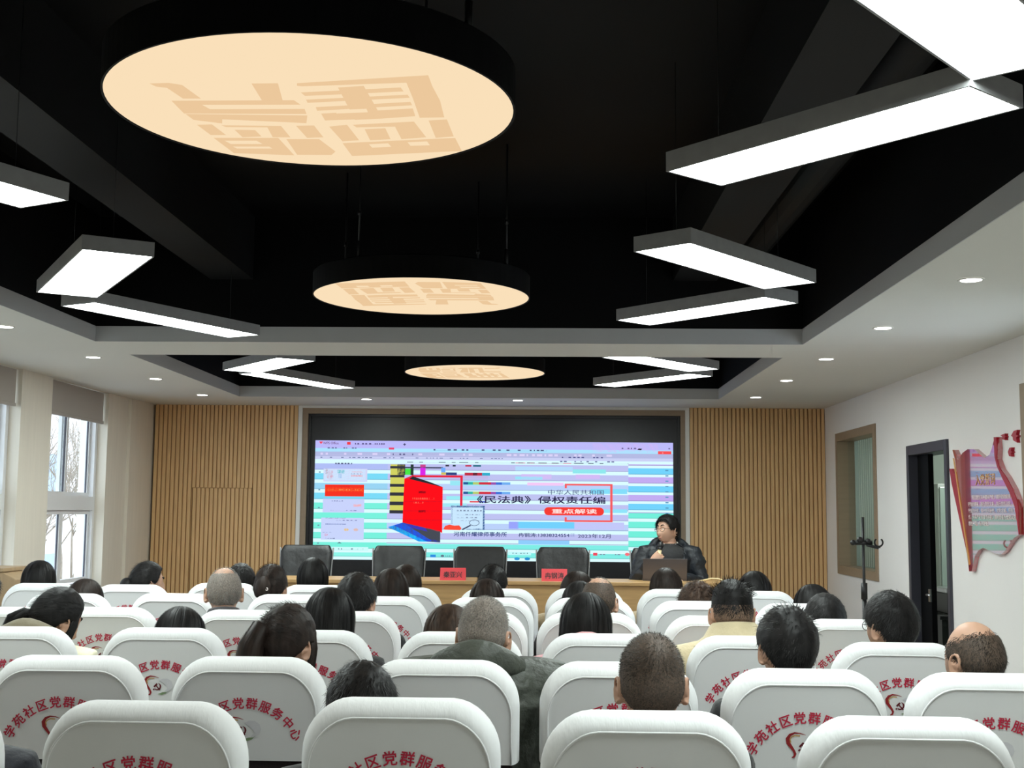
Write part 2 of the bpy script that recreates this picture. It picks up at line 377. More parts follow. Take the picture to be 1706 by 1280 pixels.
for a, b, lb in ((10.34, 11.74, 'pale vertical slat blind behind the taupe-framed window beyond the door'),):
    vb = thing('vertical_blind', (XR + 0.19, (a + b) / 2, 0), lb, 'blind')
    m = MB(); n = 18
    for k in range(n):
        y = -0.66 + k * 1.32 / n
        m.obox((0, y + 0.036, 1.69), (0.0012, -0.0003, 0), (0.010, 0.037, 0), (0, 0, 0.60))
    m.build('slats', M['vblind'], vb)
    MB().box(-0.02, 0.02, -0.68, 0.68, 2.29, 2.32).build('head_rail', M['white_trim'], vb)

dr = thing('door_1', (XR, (DY0 + DY1) / 2, 0), None, None); dr['kind'] = 'structure'
f = MB(); h = (DY1 - DY0) / 2
f.box(-0.02, 0.17, -h + 0.001, -h + 0.055, 0, DZ1 - 0.001); f.box(-0.02, 0.17, h - 0.055, h - 0.001, 0, DZ1 - 0.001); f.box(-0.02, 0.17, -h + 0.055, h - 0.055, DZ1 - 0.075, DZ1 - 0.001)
f.build('door_frame', M['door_frame'], dr, 0.004)
lf = MB().box(0.05, 0.09, h - 0.31, h - 0.055, 0.01, DZ1 - 0.075).build('door_leaf', M['door_black'], dr, 0.003)
m = MB(); m.box(0.04, 0.05, h - 0.31, h - 0.27, 0.93, 1.02); m.tube([(0.04, h - 0.29, 0.98), (0.02, h - 0.29, 0.98), (0.02, h - 0.37, 0.98)], 0.008, 8)
m.build('door_handle', M['chrome'], lf)
# the room behind the door
struct('floor_side_room', MB().box(XR + 0.16, 6.2, 7.4, YB, -0.05, 0.0), M['room_wall'])
struct('wall_side_far', MB().box(6.1, 6.2, 7.4, YB, 0, 2.7), M['room_wall']); struct('wall_side_back', MB().box(XR + 0.16, 6.1, YB, YB + 0.1, 0, 2.7), M['room_wall'])
struct('wall_side_front', MB().box(XR + 0.16, 6.1, 7.3, 7.4, 0, 2.7), M['room_wall']); struct('ceiling_side_room', MB().box(XR + 0.16, 6.2, 7.3, YB + 0.1, 2.7, 2.75), M['wall'])
sl_ = thing('added_side_light', (4.3, 10.7, 2.66), 'unseen light added to brighten the side room behind the door', 'light')  # unseen lamp, added to brighten the side room and the vertical blind
MB().box(-0.3, 0.3, -0.3, 0.3, 0, 0.035).build('housing', M['white_trim'], sl_); MB().box(-0.27, 0.27, -0.27, 0.27, -0.006, 0).build('diffuser', emit('added_side_glow', (0.95, 1, 0.95, 1), 42.0), sl_)
cb = thing('glass_cabinet', (4.25, 11.75, 0), 'tall pale glass-fronted cabinet seen through the door', 'cabinet')
MB().box(-0.6, 0.6, -0.2, 0.2, 0, 1.85).build('cabinet_body', mat('cabinet_grey', rgb(168, 176, 170), 0.35, var=(3, 0.03)), cb, 0.005)
for k in (-1, 1):
    dd = MB().box(-0.585 if k < 0 else 0.005, -0.005 if k < 0 else 0.585, -0.215, -0.2, 0.05, 1.82).build('cabinet_door', mat('cabinet_glass', rgb(150, 168, 158), 0.12, coat=1.0, var=(3, 0.03)), cb, 0.003)
    MB().tube([(0.03 * k, -0.215, 0.9), (0.03 * k, -0.235, 0.9), (0.03 * k, -0.235, 1.05), (0.03 * k, -0.215, 1.05)], 0.006, 6).build('cabinet_handle', M['chrome'], dd)
dk = thing('desk', (3.52, 10.55, 0), 'dark desk in the side room behind the black door', 'desk')
MB().box(-0.32, 0.4, -0.4, 0.4, 0.72, 0.75).build('desktop', M['dark_metal'], dk, 0.003)
MB().box(-0.30, -0.27, -0.38, 0.38, 0, 0.72).build('side_panel', M['black_plastic'], dk); MB().box(0.36, 0.39, -0.38, 0.38, 0, 0.72).build('side_panel', M['black_plastic'], dk)
MB().box(-0.27, 0.36, -0.36, -0.34, 0.15, 0.72).build('front_panel', M['black_plastic'], dk)
pr = thing('printer', (3.52, 10.5, 0.75), 'black and silver printer on the dark desk behind the door', 'printer')
MB().box(-0.2, 0.2, -0.17, 0.17, 0.0, 0.17).build('printer_body', M['black_plastic'], pr, 0.01); MB().box(-0.21, 0.21, -0.18, 0.18, 0.17, 0.21).build('printer_lid', M['chrome'], pr, 0.006)
MB().box(-0.15, 0.15, -0.26, -0.17, 0.02, 0.04).build('paper_tray', M['chrome'], pr, 0.003)

# red flag board with the oath, gold pole line, three birds
FL = [(8.238,1.921),(8.139,1.965),(8.044,1.984),(7.92,1.978),(7.834,1.946),(7.74,1.914),(7.654,1.93),(7.603,1.973),(7.556,2.033),(7.516,2.031),(7.508,1.96),(7.52,1.898),(7.469,1.838),(7.376,1.784),(7.287,1.717),(7.228,1.653),(7.205,1.604),(7.211,1.45),(7.294,1.431),(7.363,1.398),(7.444,1.349),(7.515,1.325),(7.615,1.329),(7.716,1.344),(7.81,1.357),(7.899,1.339),(7.968,1.298),(8.033,1.201),(8.079,1.199),(8.287,1.924),(8.337,1.995),(8.298,1.993),(8.259,1.959)]
F2 = [(8.448,1.873),(8.403,1.871),(8.351,1.836),(8.306,1.847),(8.064,1.241),(8.051,1.2),(8.083,1.199),(8.411,1.773)]
POLE = [(8.322,1.941),(8.298,1.932),(8.052,1.245),(8.07,1.241)]
EDGE = [(7.556,2.033),(7.516,2.031),(7.508,1.96),(7.52,1.898),(7.469,1.838),(7.376,1.784),(7.287,1.717),(7.228,1.653),(7.205,1.604),(7.211,1.45),(7.228,1.513),(7.259,1.611),(7.327,1.69),(7.435,1.778),(7.518,1.854),(7.553,1.914)]
FY = 7.85
fg = thing('flag_wall_sign', (XR, FY, 0), 'red flag-shaped glossy wall sign with white oath text, beside the black door', 'sign')
fx = lambda y, z, d: (-d, y - FY, z)
MB().prism(FL, fx, 0.0, 0.030).build('flag_board', M['red_gloss'], fg)
MB().prism(F2, fx, 0.0, 0.018).build('flag_fold', M['red_matt'], fg)
MB().prism(POLE, fx, 0.0301, 0.034).build('gold_pole_line', M['gold'], fg)
MB().prism(EDGE, fx, 0.0301, 0.036).build('flag_rim', M['red_matt'], fg)
m = MB()
for k, ln in enumerate(['　　我志愿加入中国共产党，拥护党的纲领，遵', '守党的章程，履行党员义务，执行党的决定，严', '守党的纪律，保守党的秘密，对党忠诚，积极工', '作，为共产主义奋斗终身，随时准备为党和人民', '牺牲一切，永不叛党。']):
    V, Fc = text_geo(ln, 0.030, 0.012, 1.0, 'LEFT')
    m.add([fx(8.06 - x * 1.28, 1.668 - k * 0.041 + z, 0.0315 + d) for x, z, d in V], Fc)
m.build('oath_text', M['white_print'], fg)
V, Fc = text_geo('入党誓词', 0.075, 0.01)
MB().add([fx(7.74 - x * 1.15, 1.775 + z, 0.0315 + d) for x, z, d in V], Fc).build('gold_title', M['gold'], fg)
BIRDS = [[(7.485,2.04),(7.411,2.046),(7.418,2.033),(7.403,2.025),(7.42,2.02),(7.415,2.006),(7.473,2.017),(7.456,2.028)],[(7.32,2.026),(7.276,2.052),(7.223,2.055),(7.241,2.028),(7.21,2.019),(7.242,2.012),(7.232,1.981),(7.29,1.999),(7.294,2.018)],[(7.378,1.934),(7.351,1.957),(7.317,1.958),(7.328,1.936),(7.306,1.93),(7.329,1.924),(7.327,1.904),(7.361,1.909)]]
for b, lb in zip(BIRDS, ('small red bird cut-out nearest the tip of the flag sign', 'largest red bird cut-out, beside the taupe frame at the picture edge', 'lowest of the three red bird cut-outs above the flag sign')):
    c = np.mean(b, axis=0)
    o = MB().prism([(y - c[0], z - c[1]) for y, z in b], lambda y, z, d: (-d, y, z), 0.0, 0.02).build('bird_cutout', M['red_matt'])
    o.location = (XR, c[0], c[1]); tag(o, lb, 'bird cut-out', 'red birds by the flag sign')

# slim black stand with clamp
st = thing('clamp_stand', (2.2, 8.6, 0), 'slim black floor stand with clamp holder before the taupe window', 'stand')
MB().tube([(0, 0, 0.62), (0, 0, 1.54)], 0.010, 10).build('pole', M['black_plastic'], st)
MB().tube([(0, 0, 0.12), (0, 0, 1.0)], 0.015, 10).build('outer_tube', M['black_plastic'], st)
MB().tube([(0, 0, 0.98), (0, 0, 1.09)], 0.022, 10).build('collar', M['black_plastic'], st)
m = MB(); m.tube([(-0.075, 0, 1.365), (0.06, 0, 1.365)], 0.016, 8); m.tube([(0.02, -0.01, 1.35), (0.1, -0.02, 1.33)], 0.010, 8); m.ball((-0.07, 0, 1.365), 0.02); m.ball((-0.025, -0.01, 1.385), 0.022); m.ball((0.03, -0.01, 1.375), 0.02)
m.build('clamp', M['black_plastic'], st)
m = MB(); m.tube([(0.10 + 0.028 * math.sin(t), -0.02, 1.368 - 0.028 * math.cos(t)) for t in np.linspace(-2.5, 2.5, 14)], 0.006, 6); m.tube([(0.1, -0.02, 1.33), (0.1, -0.02, 1.342)], 0.012, 8)
m.build('phone_holder', M['black_plastic'], st)
for k in range(3):
    a = 2 * PI * k / 3 + 0.3
    MB().tube([(0, 0, 0.35), (0.16 * math.cos(a), 0.16 * math.sin(a), 0.16), (0.3 * math.cos(a), 0.3 * math.sin(a), 0.012)], 0.010, 8).build('leg', M['black_plastic'], st)

# wooden lectern by the window
lc = thing('lectern', (-3.64, 8.05, 0), 'pale wooden lectern standing by the window at the picture edge', 'lectern')
MB().box(-0.25, 0.25, -0.16, 0.2, 0.0, 0.06).build('base', M['wood_lectern'], lc, 0.004)
m = MB().prism([(-0.25, 0.06), (0.25, 0.06), (0.25, 1.095), (0.16, 1.14), (-0.16, 1.14), (-0.25, 1.095)], lambda u, v, d: (u, d, v), -0.14, 0.18); m.build('lectern_body', M['wood_lectern'], lc, 0.004)
MB().obox((0, 0.05, 1.155), (0.17, 0, 0), (0, 0.2, -0.0), (0, 0, 0.012)).build('reading_top', M['wood_lectern'], lc, 0.003)

# ---------------------------------------------------------------- LED wall
SX0, SX1, SZ0, SZ1 = -2.29, 1.28, 1.075, 2.255
SFY = 12.262
scr = thing('led_screen', (-0.505, SFY, STZ), 'large LED wall showing a lilac and mint presentation slide with a red book', 'screen')
so = np.array([-0.505, SFY, STZ])
m = MB(); m.box(-2.36, 1.35, SFY + 0.004, YB, 0.75, 2.52); m.v = [tuple(np.array(p) - so) for p in m.v]; m.build('black_backing', M['screen_black'], scr)
m = MB()
for q in ((-2.36, -2.335, 0.75, 2.52), (1.325, 1.35, 0.75, 2.52), (-2.335, 1.325, 2.49, 2.52)): m.box(q[0], q[1], SFY - 0.02, SFY + 0.004, q[2], q[3])
m.v = [tuple(np.array(p) - so) for p in m.v]; m.build('bezel', M['screen_black'], scr, 0.003)
EM = {}
def em(r, g, b):
    k = (r, g, b)
    if k not in EM: EM[k] = emit('screen_%d_%d_%d' % k, rgb(*k), SCREEN_L)
    return EM[k]
class Screen:
    """flat coloured shapes on the display face; p, q are slide pixels (526..1121, 733..934)"""
    def __init__(s, auto=None): s.mb = MB(); s.mats = []; s.layer = 0; s.auto = auto
    def P(s, p, q): return (SX0 + (p - 526) / 595 * (SX1 - SX0) - so[0], -0.0006 * s.layer - 0.001, SZ1 - (q - 733) / 201 * (SZ1 - SZ0) - so[2])
    def mi(s, c):
        m = em(*c)
        if m not in s.mats: s.mats.append(m)
        return s.mats.index(m)
    def poly(s, pts, c):
        if s.auto:
            t = Screen(); t.layer = s.layer; t.poly(pts, c); t.build(s.auto); return s
        s.mb.add([s.P(*p) for p in pts], [tuple(range(len(pts)))], s.mi(c)); return s
    def rect(s, a, b, c0, d, c): return s.poly([(a, c0), (b, c0), (b, d), (a, d)], c)
    def text(s, body, cx, cy, h, wid, c, bold=0.0):
        V, Fc = text_geo(body, 1.0, bold)
        xs = [v[0] for v in V]; ys_ = [v[1] for v in V]
        kx = wid / (max(xs) - min(xs)); ky = h / (max(ys_) - min(ys_)); mx = (max(xs) + min(xs)) / 2; my = (max(ys_) + min(ys_)) / 2
        s.mb.add([s.P(cx + (x - mx) * kx, cy - (y - my) * ky) for x, y, _ in V], Fc, s.mi(c)); return s
    def ruler(s, x0, x1, y, h, c, seed, dens=0.6, step=6):
        # a row of blurred words: bars standing on one hairline, a single outline
        r = random.Random(seed); x = x0; bars = []; b = y + h
        while x < x1:
            ww = r.uniform(0.3, 1.0) * step
            if r.random() < dens: bars.append((x, min(x + ww, x1)))
            x += ww + r.uniform(0.3, 0.8) * step
        if not bars: return s
        top = []
        for xa, xb in bars: top += [(xa, b - 0.2), (xa, y), (xb, y), (xb, b - 0.2)]
        s.poly(top + [(bars[-1][1], b), (bars[0][0], b)], c)
        return s
    def build(s, name): return s.mb.build(name, s.mats, scr, recalc=False)
rs = random.Random(5)
S = Screen()
LIL, CYA, MINT, PUR, WHT, BLU = (186, 190, 236), (120, 214, 242), (118, 236, 216), (190, 168, 236), (214, 246, 255), (160, 190, 240)
def bands(x0, x1, y0, y1, fn, per=16.6, wf=0.36, ph=0.0):
    edges = []; n0 = int((y0 - 733 + ph) // per)
    for n in range(n0, n0 + 40): edges += [(733 - ph + n * per, 0), (733 - ph + n * per + per * wf, 1)]
    k = 0
    for (ya, kind), (yb, _) in zip(edges, edges[1:]):
        ya, yb = max(ya, y0), min(yb, y1)
        if yb - ya < 0.05: continue
        if kind == 0: S.rect(x0, x1, ya, yb, WHT); continue
        c = fn(ya, k); k += 1
        S.rect(x0, x1, ya, yb, c); S.layer += 1; S.rect(x0, x1, yb - 1.2, yb, tuple(int(v * 0.86) for v in c)); S.layer -= 1
# toolbar rows, left thumbnails pane, slide, right pane, taskbar
S.rect(526, 1121, 733, 746, (184, 182, 244)); S.rect(988, 1096, 735, 750, (212, 178, 240)); S.rect(526, 1121, 746, 752, (168, 222, 250))
S.rect(526, 1121, 752, 760, (176, 182, 222)); S.rect(526, 1121, 760, 765, (198, 204, 240)); S.rect(526, 1121, 765, 770, WHT)
bands(526, 648, 770, 916, lambda y, k: (172, 186, 240) if y < 780 else (CYA if k % 2 and y < 850 else ((150, 208, 238) if y < 832 else MINT)))
bands(648, 1047, 770, 906, lambda y, k: LIL if k % 4 != 2 else (182, 204, 244))
bands(1047, 1121, 770, 852, lambda y, k: PUR if k % 2 == 0 else (112, 206, 246), per=15, wf=0.3, ph=6)
bands(1047, 1121, 852, 916, lambda y, k: (112, 234, 214), per=16, wf=0.33)
bands(648, 1047, 906, 934, lambda y, k: (124, 232, 224), per=14, wf=0.4)
bands(526, 648, 916, 934, lambda y, k: (140, 240, 228), per=14, wf=0.5); bands(1047, 1121, 916, 934, lambda y, k: (130, 238, 226), per=14, wf=0.5)
S.build('slide_background')
S = Screen(); S.layer = 3
# soft colour patches of the moire on the slide
for a, b, c0, d, c in ((752, 815, 790, 796, (190, 180, 225)), (752, 815, 800, 808, (150, 226, 240)), (860, 955, 775, 782, (176, 214, 246)), (955, 1010, 779, 786, (140, 226, 232)), (870, 920, 788, 796, (206, 186, 240)), (960, 1000, 788, 795, (206, 182, 240)), (985, 1045, 812, 820, (128, 216, 244)), (880, 940, 802, 807, (238, 196, 240)), (700, 780, 838, 844, (160, 226, 240)), (864, 958, 868, 879, (112, 204, 246)), (958, 1040, 868, 880, (190, 196, 244)), (866, 950, 899, 906, (140, 200, 246)), (850, 866, 868, 880, (150, 160, 246)), (746, 805, 826, 832, (150, 230, 240)), (1000, 1045, 846, 852, (140, 222, 244)), (860, 905, 792, 797, (150, 222, 244))):
    S.rect(a, b, c0, d, c)
S.build('colour_patches')
S = Screen('toolbar_mark'); S.layer = 4
DK = (58, 62, 96)
_t = Screen(); _t.layer = 4; _t.text('WPS Office', 552, 737.5, 4.2, 26, (110, 60, 120), 0.01); _t.build('tab_lettering'); S.poly([(532, 735), (539, 735), (535.5, 739.5)], (240, 70, 90)); S.rect(579, 585, 735.5, 740, (236, 60, 70))
S.ruler(588, 642, 737, 2.6, (90, 80, 130), 1, 0.8, 4); S.rect(674.5, 676, 737, 741, DK); S.rect(673, 677.5, 738.4, 739.6, DK)
S.ruler(535, 600, 744.5, 2.4, (120, 120, 170), 2, 0.6, 5); S.rect(649, 658, 744.5, 748, (230, 70, 110)); S.ruler(672, 912, 746.5, 2.4, (84, 86, 128), 3, 0.45, 6)
S.ruler(535, 1028, 754, 3.6, (214, 206, 242), 4, 0.45, 9); S.ruler(640, 690, 754.5, 3, (96, 96, 140), 5, 0.5, 5); S.ruler(930, 1030, 758, 2.2, (96, 100, 150), 6, 0.5, 5)
S.ruler(535, 840, 761, 1.8, (130, 140, 180), 7, 0.5, 6); S.ruler(930, 1030, 765, 2.2, (110, 120, 160), 8, 0.45, 5)
S.ruler(560, 592, 771, 2.4, (80, 84, 120), 9, 0.7, 4)
for k in range(5): S.rect(528 + 5, 536, 786 + k * 30, 788 + k * 30, (110, 150, 170))
S.rect(1096, 1118, 747.5, 752.5, (244, 80, 84)); S.rect(1103, 1105, 749, 751.5, (255, 170, 170)); S.poly([(1064, 743), (1070, 743.4), (1068, 746), (1062, 745.4)], (50, 44, 60)); S.ruler(1036, 1060, 742, 2.4, (110, 100, 150), 10, 0.6, 4); S.ruler(1095, 1116, 742, 2.2, (110, 100, 150), 11, 0.5, 5)
r2 = random.Random(77)
for k in range(10): S.rect(1108, 1113, 779 + k * 9, 781 + k * 9, (90, 150, 190))
S.ruler(680, 1047, 768.4, 1.2, (70, 80, 100), 12, 0.7, 16); S.ruler(840, 1045, 768.6, 1.1, (226, 120, 140), 13, 0.4, 18)
S = Screen(); S.layer = 5
# thumbnails
S.rect(541, 614, 781, 803, (206, 208, 240)); S.rect(542, 611, 782, 801, (200, 226, 250)); S.poly([(545, 783), (556, 784), (558, 798), (550, 800), (546, 796)], (214, 40, 62)); S.rect(543.5, 548, 781, 790, (110, 100, 80)); S.rect(564, 576, 783, 789, (90, 190, 200)); S.rect(566, 571, 790, 797, (150, 190, 230)); S.ruler(587, 606, 789, 1.4, (80, 80, 120), 21, 0.9, 4); S.rect(587, 606, 792, 794, (240, 120, 110)); S.rect(588, 606, 786, 787, (240, 140, 130))
S.build('slide_thumbnail'); S = Screen(); S.layer = 5
S.rect(544, 609, 808, 828, (240, 50, 34)); S.rect(544, 609, 813, 820, (246, 92, 40)); S.rect(568, 585, 810, 813, (206, 30, 40)); S.ruler(548, 605, 816, 1.8, (255, 176, 90), 22, 0.9, 3)
S.build('slide_thumbnail'); S = Screen(); S.layer = 5
S.rect(541, 610, 832, 855, (196, 206, 246)); S.ruler(549, 575, 835, 1.4, (96, 100, 150), 23, 0.9, 4); S.rect(592, 605, 841, 845, (240, 170, 176)); S.ruler(548, 600, 851, 1.4, (110, 116, 170), 24, 0.7, 5)
S.build('slide_thumbnail'); S = Screen(); S.layer = 5
S.rect(539, 610, 864, 901, (196, 208, 246)); S.rect(546, 580, 864, 865.4, DK); S.ruler(548, 600, 867.5, 1.6, (100, 104, 160), 25, 0.8, 5); S.rect(546, 580, 874, 875.6, (70, 96, 160))
for x, c in ((581, (230, 190, 110)), (597, (226, 176, 150))): S.poly([(x + 4 * math.cos(t), 884 + 2.4 * math.sin(t)) for t in np.linspace(0, 2 * PI, 12, False)], c)
S.poly([(547.5 + 3 * math.cos(t), 893 + 2.2 * math.sin(t)) for t in np.linspace(0, 2 * PI, 12, False)], (226, 60, 80)); S.rect(546, 562, 898, 899.6, (70, 86, 130)); S.ruler(542, 560, 888, 1.6, (120, 130, 180), 26, 0.6, 4)
S.build('slide_thumbnail'); S = Screen('taskbar_mark'); S.layer = 5
S.poly([(566, 907), (574, 907), (570, 904.5)], (80, 120, 130))
S.rect(557, 618, 913, 919.5, (200, 246, 246)); S.ruler(562, 610, 915, 2.6, (110, 130, 150), 27, 0.7, 4)
S.rect(721, 730, 924.5, 929, (50, 140, 220)); S.poly([(741 + 3 * math.cos(t), 926.5 + 2 * math.sin(t)) for t in np.linspace(0, 2 * PI, 12, False)], (100, 120, 140)); S.ruler(746, 756, 925.5, 2, (110, 140, 160), 28, 0.9, 3)
S.rect(849, 887, 918.5, 924, (190, 244, 246)); S.ruler(856, 882, 920, 1.8, (90, 120, 140), 29, 0.8, 4)
for x, c in ((864, (50, 150, 214)), (881, (40, 140, 206))): S.poly([(x + 4.6 * math.cos(t), 930 + 2.6 * math.sin(t)) for t in np.linspace(0, 2 * PI, 14, False)], c)
S.rect(989, 996, 919, 923.5, (236, 70, 90)); S.ruler(1000, 1040, 920.5, 2, (120, 140, 160), 30, 0.6, 5); S.poly([(1045 + 4 * math.cos(t), 921 + 2.6 * math.sin(t)) for t in np.linspace(0, 2 * PI, 12, False)], (244, 110, 120))
S = Screen(); S.layer = 7
# illustration: book, laptop, binder spines, document, magnifier, pixelated strips
YEL, BLK = (206, 206, 96), (52, 54, 62)
for a, b in ((773, 776), (780, 791), (795, 806), (811, 820.5), (826, 836), (842, 850.5)): S.rect(652.5, 676, a, b, YEL)
for a, b in ((776, 780), (791, 795), (806, 811), (820.5, 826), (836, 842), (850.5, 856)): S.rect(652, 676, a, b, BLK)
S.rect(664, 677, 773, 791, BLK); S.rect(677, 686, 780, 790.5, (70, 226, 70)); S.rect(686, 691, 773, 791, (40, 60, 50)); S.rect(702, 711, 773, 778, (200, 70, 140)); S.rect(702, 711, 778, 791, (214, 40, 226)); S.rect(677, 740, 777, 779.5, (60, 66, 90))
S.rect(737, 744, 778, 786, (110, 170, 246)); S.rect(737, 745, 786, 790, (206, 190, 90)); S.rect(745, 763, 786, 790.5, (50, 70, 130)); S.rect(776, 805, 786, 791, (190, 50, 70)); S.rect(790, 797, 786, 791, (50, 40, 50)); S.rect(805, 818, 786, 791, (50, 170, 200)); S.rect(744, 750, 773, 776, (60, 60, 70)); S.rect(756, 761, 773, 776, (40, 60, 70)); S.rect(777, 787, 773, 776, (190, 60, 90)); S.rect(790, 803, 773, 776, (40, 110, 130))
for y in (802, 818):
    for x, wd, c in ((774, 8, (40, 90, 150)), (782, 8, (50, 180, 160)), (790, 10, (180, 200, 110)), (800, 20, (206, 50, 66)), (820, 8, (150, 80, 170)), (828, 10, (60, 110, 210)), (838, 14, (110, 170, 236))): S.rect(x, x + wd, y, y + 4.2, c)
S.rect(785, 800, 834, 836.5, (226, 50, 60)); S.rect(800, 812, 834, 836.5, (60, 80, 200))
RED = (226, 40, 66)
S.rect(688, 773, 791, 794.5, RED); S.rect(769, 773, 791, 842, RED); S.poly([(676, 797), (690, 791), (690, 794.5), (678, 801)], RED)
S.layer = 8
S.poly([(676, 797), (684, 797.5), (740, 811), (740, 888), (724, 883), (674, 871)], (248, 16, 26)); S.poly([(684, 797.5), (690, 793), (720, 803), (738, 810), (740, 811)], (40, 44, 50))
for y in (818, 850): S.rect(700, 712, y, y + 3.6, (110, 14, 24))
for y in (851, 866, 835): S.rect(676, 739, y, y + 0.9, (200, 20, 40))
S.ruler(690, 728, 829, 3.0, (255, 110, 90), 31, 0.8, 3); S.ruler(692, 708, 836, 2.6, (255, 110, 90), 32, 0.7, 3)
S.poly([(652, 881), (675, 871), (737, 885), (737, 904), (720, 903)], (70, 74, 84)); S.poly([(650, 879), (675, 871), (724, 902), (700, 902)], (30, 90, 236)); S.poly([(650, 879), (660, 876), (716, 903), (702, 903)], (40, 190, 244)); S.poly([(676, 872), (712, 880), (716, 886), (690, 880)], (60, 50, 200)); S.poly([(700, 902), (720, 898), (737, 902), (737, 904)], (20, 40, 190))
S.build('slide_picture')
S = Screen(); S.layer = 9
NAV = (30, 80, 140)
S.rect(754, 810, 842, 882, (196, 226, 250)); S.rect(754, 757, 842, 873, NAV); S.rect(807, 810, 842, 882, NAV); S.rect(754, 810, 842, 845, NAV); S.rect(780, 810, 880, 882.5, NAV)
S.ruler(764, 805, 849, 2.4, (70, 76, 110), 33, 0.85, 4)
for k in range(3): S.ruler(764, 802, 856 + k * 5, 1.8, (120, 130, 160), 34 + k, 0.8, 5)
S.layer = 10
S.mb.add([S.P(793 + (8.5 if j else 7.6) * math.cos(t), 870.5 + (5.2 if j else 4.4) * math.sin(t)) for t in np.linspace(0, 2 * PI, 24, False) for j in (0, 1)], [(2 * k, 2 * k + 1, (2 * k + 3) % 48, (2 * k + 2) % 48) for k in range(24)], S.mi((60, 70, 100)))
S.poly([(786, 874), (788, 875.5), (774, 883), (772, 881.5)], (60, 70, 100)); S.poly([(742, 881), (745, 876), (752, 874), (760, 875.5), (768, 875), (772, 880), (770, 883), (744, 882.5)], (246, 76, 56))
S.build('document_picture')
S = Screen(); S.layer = 9
LR = (240, 92, 96)
S.rect(942, 1020, 803.5, 806.5, LR); S.rect(1017, 1021, 803.5, 867.5, LR); S.rect(942, 1020, 864.5, 867.5, LR); S.rect(942, 945.5, 803.5, 811, LR); S.rect(942, 945.5, 860, 867.5, LR)
S.layer = 10
rr = 6.8
S.poly([(915 + rr * math.cos(t), 850 + rr * math.sin(t)) for t in np.linspace(PI / 2, 1.5 * PI, 10)] + [(1000 + rr * math.cos(t), 850 + rr * math.sin(t)) for t in np.linspace(-PI / 2, PI / 2, 10)], (240, 60, 52))
S.build('title_frame')
S = Screen(); S.layer = 12
for args in (('重点解读', 958, 850, 8, 74, (255, 226, 220), 0.025), ('中华人民共和国', 960.5, 818, 8.5, 92, (84, 92, 132), 0.006), ('《民法典》侵权责任编', 903, 831, 12.5, 212, (44, 42, 78), 0.022),
             ('河南仟耀律师事务所', 803, 889.5, 7.8, 88, (40, 60, 120), 0.02), ('冉钢涛:13838324554', 908, 890, 7.0, 84, (44, 60, 108), 0.012), ('日期', 955, 889.5, 6.0, 6, (120, 140, 190), 0.0), ('2023年12月', 991, 891, 7.4, 54, (56, 64, 108), 0.008)):
    S = Screen(); S.layer = 12; S.text(*args); S.build('slide_lettering')

# ---------------------------------------------------------------- table, chairs, cards, laptop on the stage
TY0, TY1, TZ = 9.70, 10.18, 1.02
tb = thing('conference_table', (-0.45, 9.7, STZ), 'long oak conference table on the stage below the screen', 'table')
o_ = np.array([-0.45, 9.7, STZ])
def loc(mb, off=o_): mb.v = [tuple(np.array(p) - off) for p in mb.v]; return mb
loc(MB().box(-2.36, 1.46, TY0 - 0.02, TY1 + 0.02, TZ - 0.03, TZ)).build('tabletop', M['wood_table'], tb, 0.004)
loc(MB().box(-2.30, 1.40, TY0, TY0 + 0.02, STZ, TZ - 0.03)).build('front_panel', M['wood_table'], tb, 0.002)
for x in (-2.30, -1.07, 0.16, 1.38): loc(MB().box(x, x + 0.02, TY0 + 0.02, TY1, STZ, TZ - 0.03)).build('leg_panel', M['wood_table'], tb)

def office_chair_proto():
    r = thing('office_chair', (0, 0, 0), 'x', 'chair')
    W = 0.225; rings = []
    # chair faces -Y (to the audience); back at +Y
    mb = MB(); zs = np.linspace(0.42, 0.99, 12)
    for fy in (0, 1):
        pass
    prof = []
    for z in zs:
        t = (z - 0.42) / 0.57; hw = W * (1.0 - 0.10 * (1 - t)); y = 0.0 + 0.10 * t ** 1.3
        if t > 0.9: hw -= 0.03 * ((t - 0.9) / 0.1) ** 2
        n = 24; ring = []
        for k in range(n):
            a = 2 * PI * k / n; c, s = math.cos(a), math.sin(a)
            xx = hw * np.sign(c) * abs(c) ** 0.35; yy = 0.035 * np.sign(s) * abs(s) ** 0.5
            ring.append((xx, y + yy - 0.025 * (1 - (xx / W) ** 2) * -1 * 1.0, z))
        prof.append(ring)
    mb.loft(prof); mb.build('backrest', M['black_leather'], r, 0.012)
    for sx in (-1, 1):
        e = MB(); e.tube([(sx * W * (1.0 - 0.10 * (1 - t)) * 1.01, 0.012 + 0.10 * t ** 1.3, 0.42 + 0.57 * t) for t in np.linspace(0, 0.96, 10)], 0.007, 6)
        e.build('side_piping', M['lamp_grey'], r)
    MB().box(-0.23, 0.23, -0.46, 0.02, 0.40, 0.48).build('seat', M['black_leather'], r, 0.03)
    for sx in (-1, 1):
        m = MB(); m.tube([(sx * 0.26, -0.02, 0.44), (sx * 0.28, -0.04, 0.60), (sx * 0.28, -0.16, 0.64), (sx * 0.28, -0.30, 0.64), (sx * 0.26, -0.34, 0.46)], 0.016, 8); m.build('armrest', M['dark_metal'], r)
    MB().tube([(0, -0.22, 0.08), (0, -0.22, 0.40)], 0.028, 12).build('gas_column', M['chrome'], r)
    for k in range(5):
        a = 2 * PI * k / 5
        m = MB(); m.tube([(0, -0.22, 0.09), (0.27 * math.cos(a), -0.22 + 0.27 * math.sin(a), 0.065)], [0.022, 0.014], 8)
        lg = m.build('leg', M['chrome'], r)
        MB().ball((0.27 * math.cos(a), -0.22 + 0.27 * math.sin(a), 0.028), (0.022, 0.022, 0.028)).build('caster', M['black_plastic'], lg)
    return r
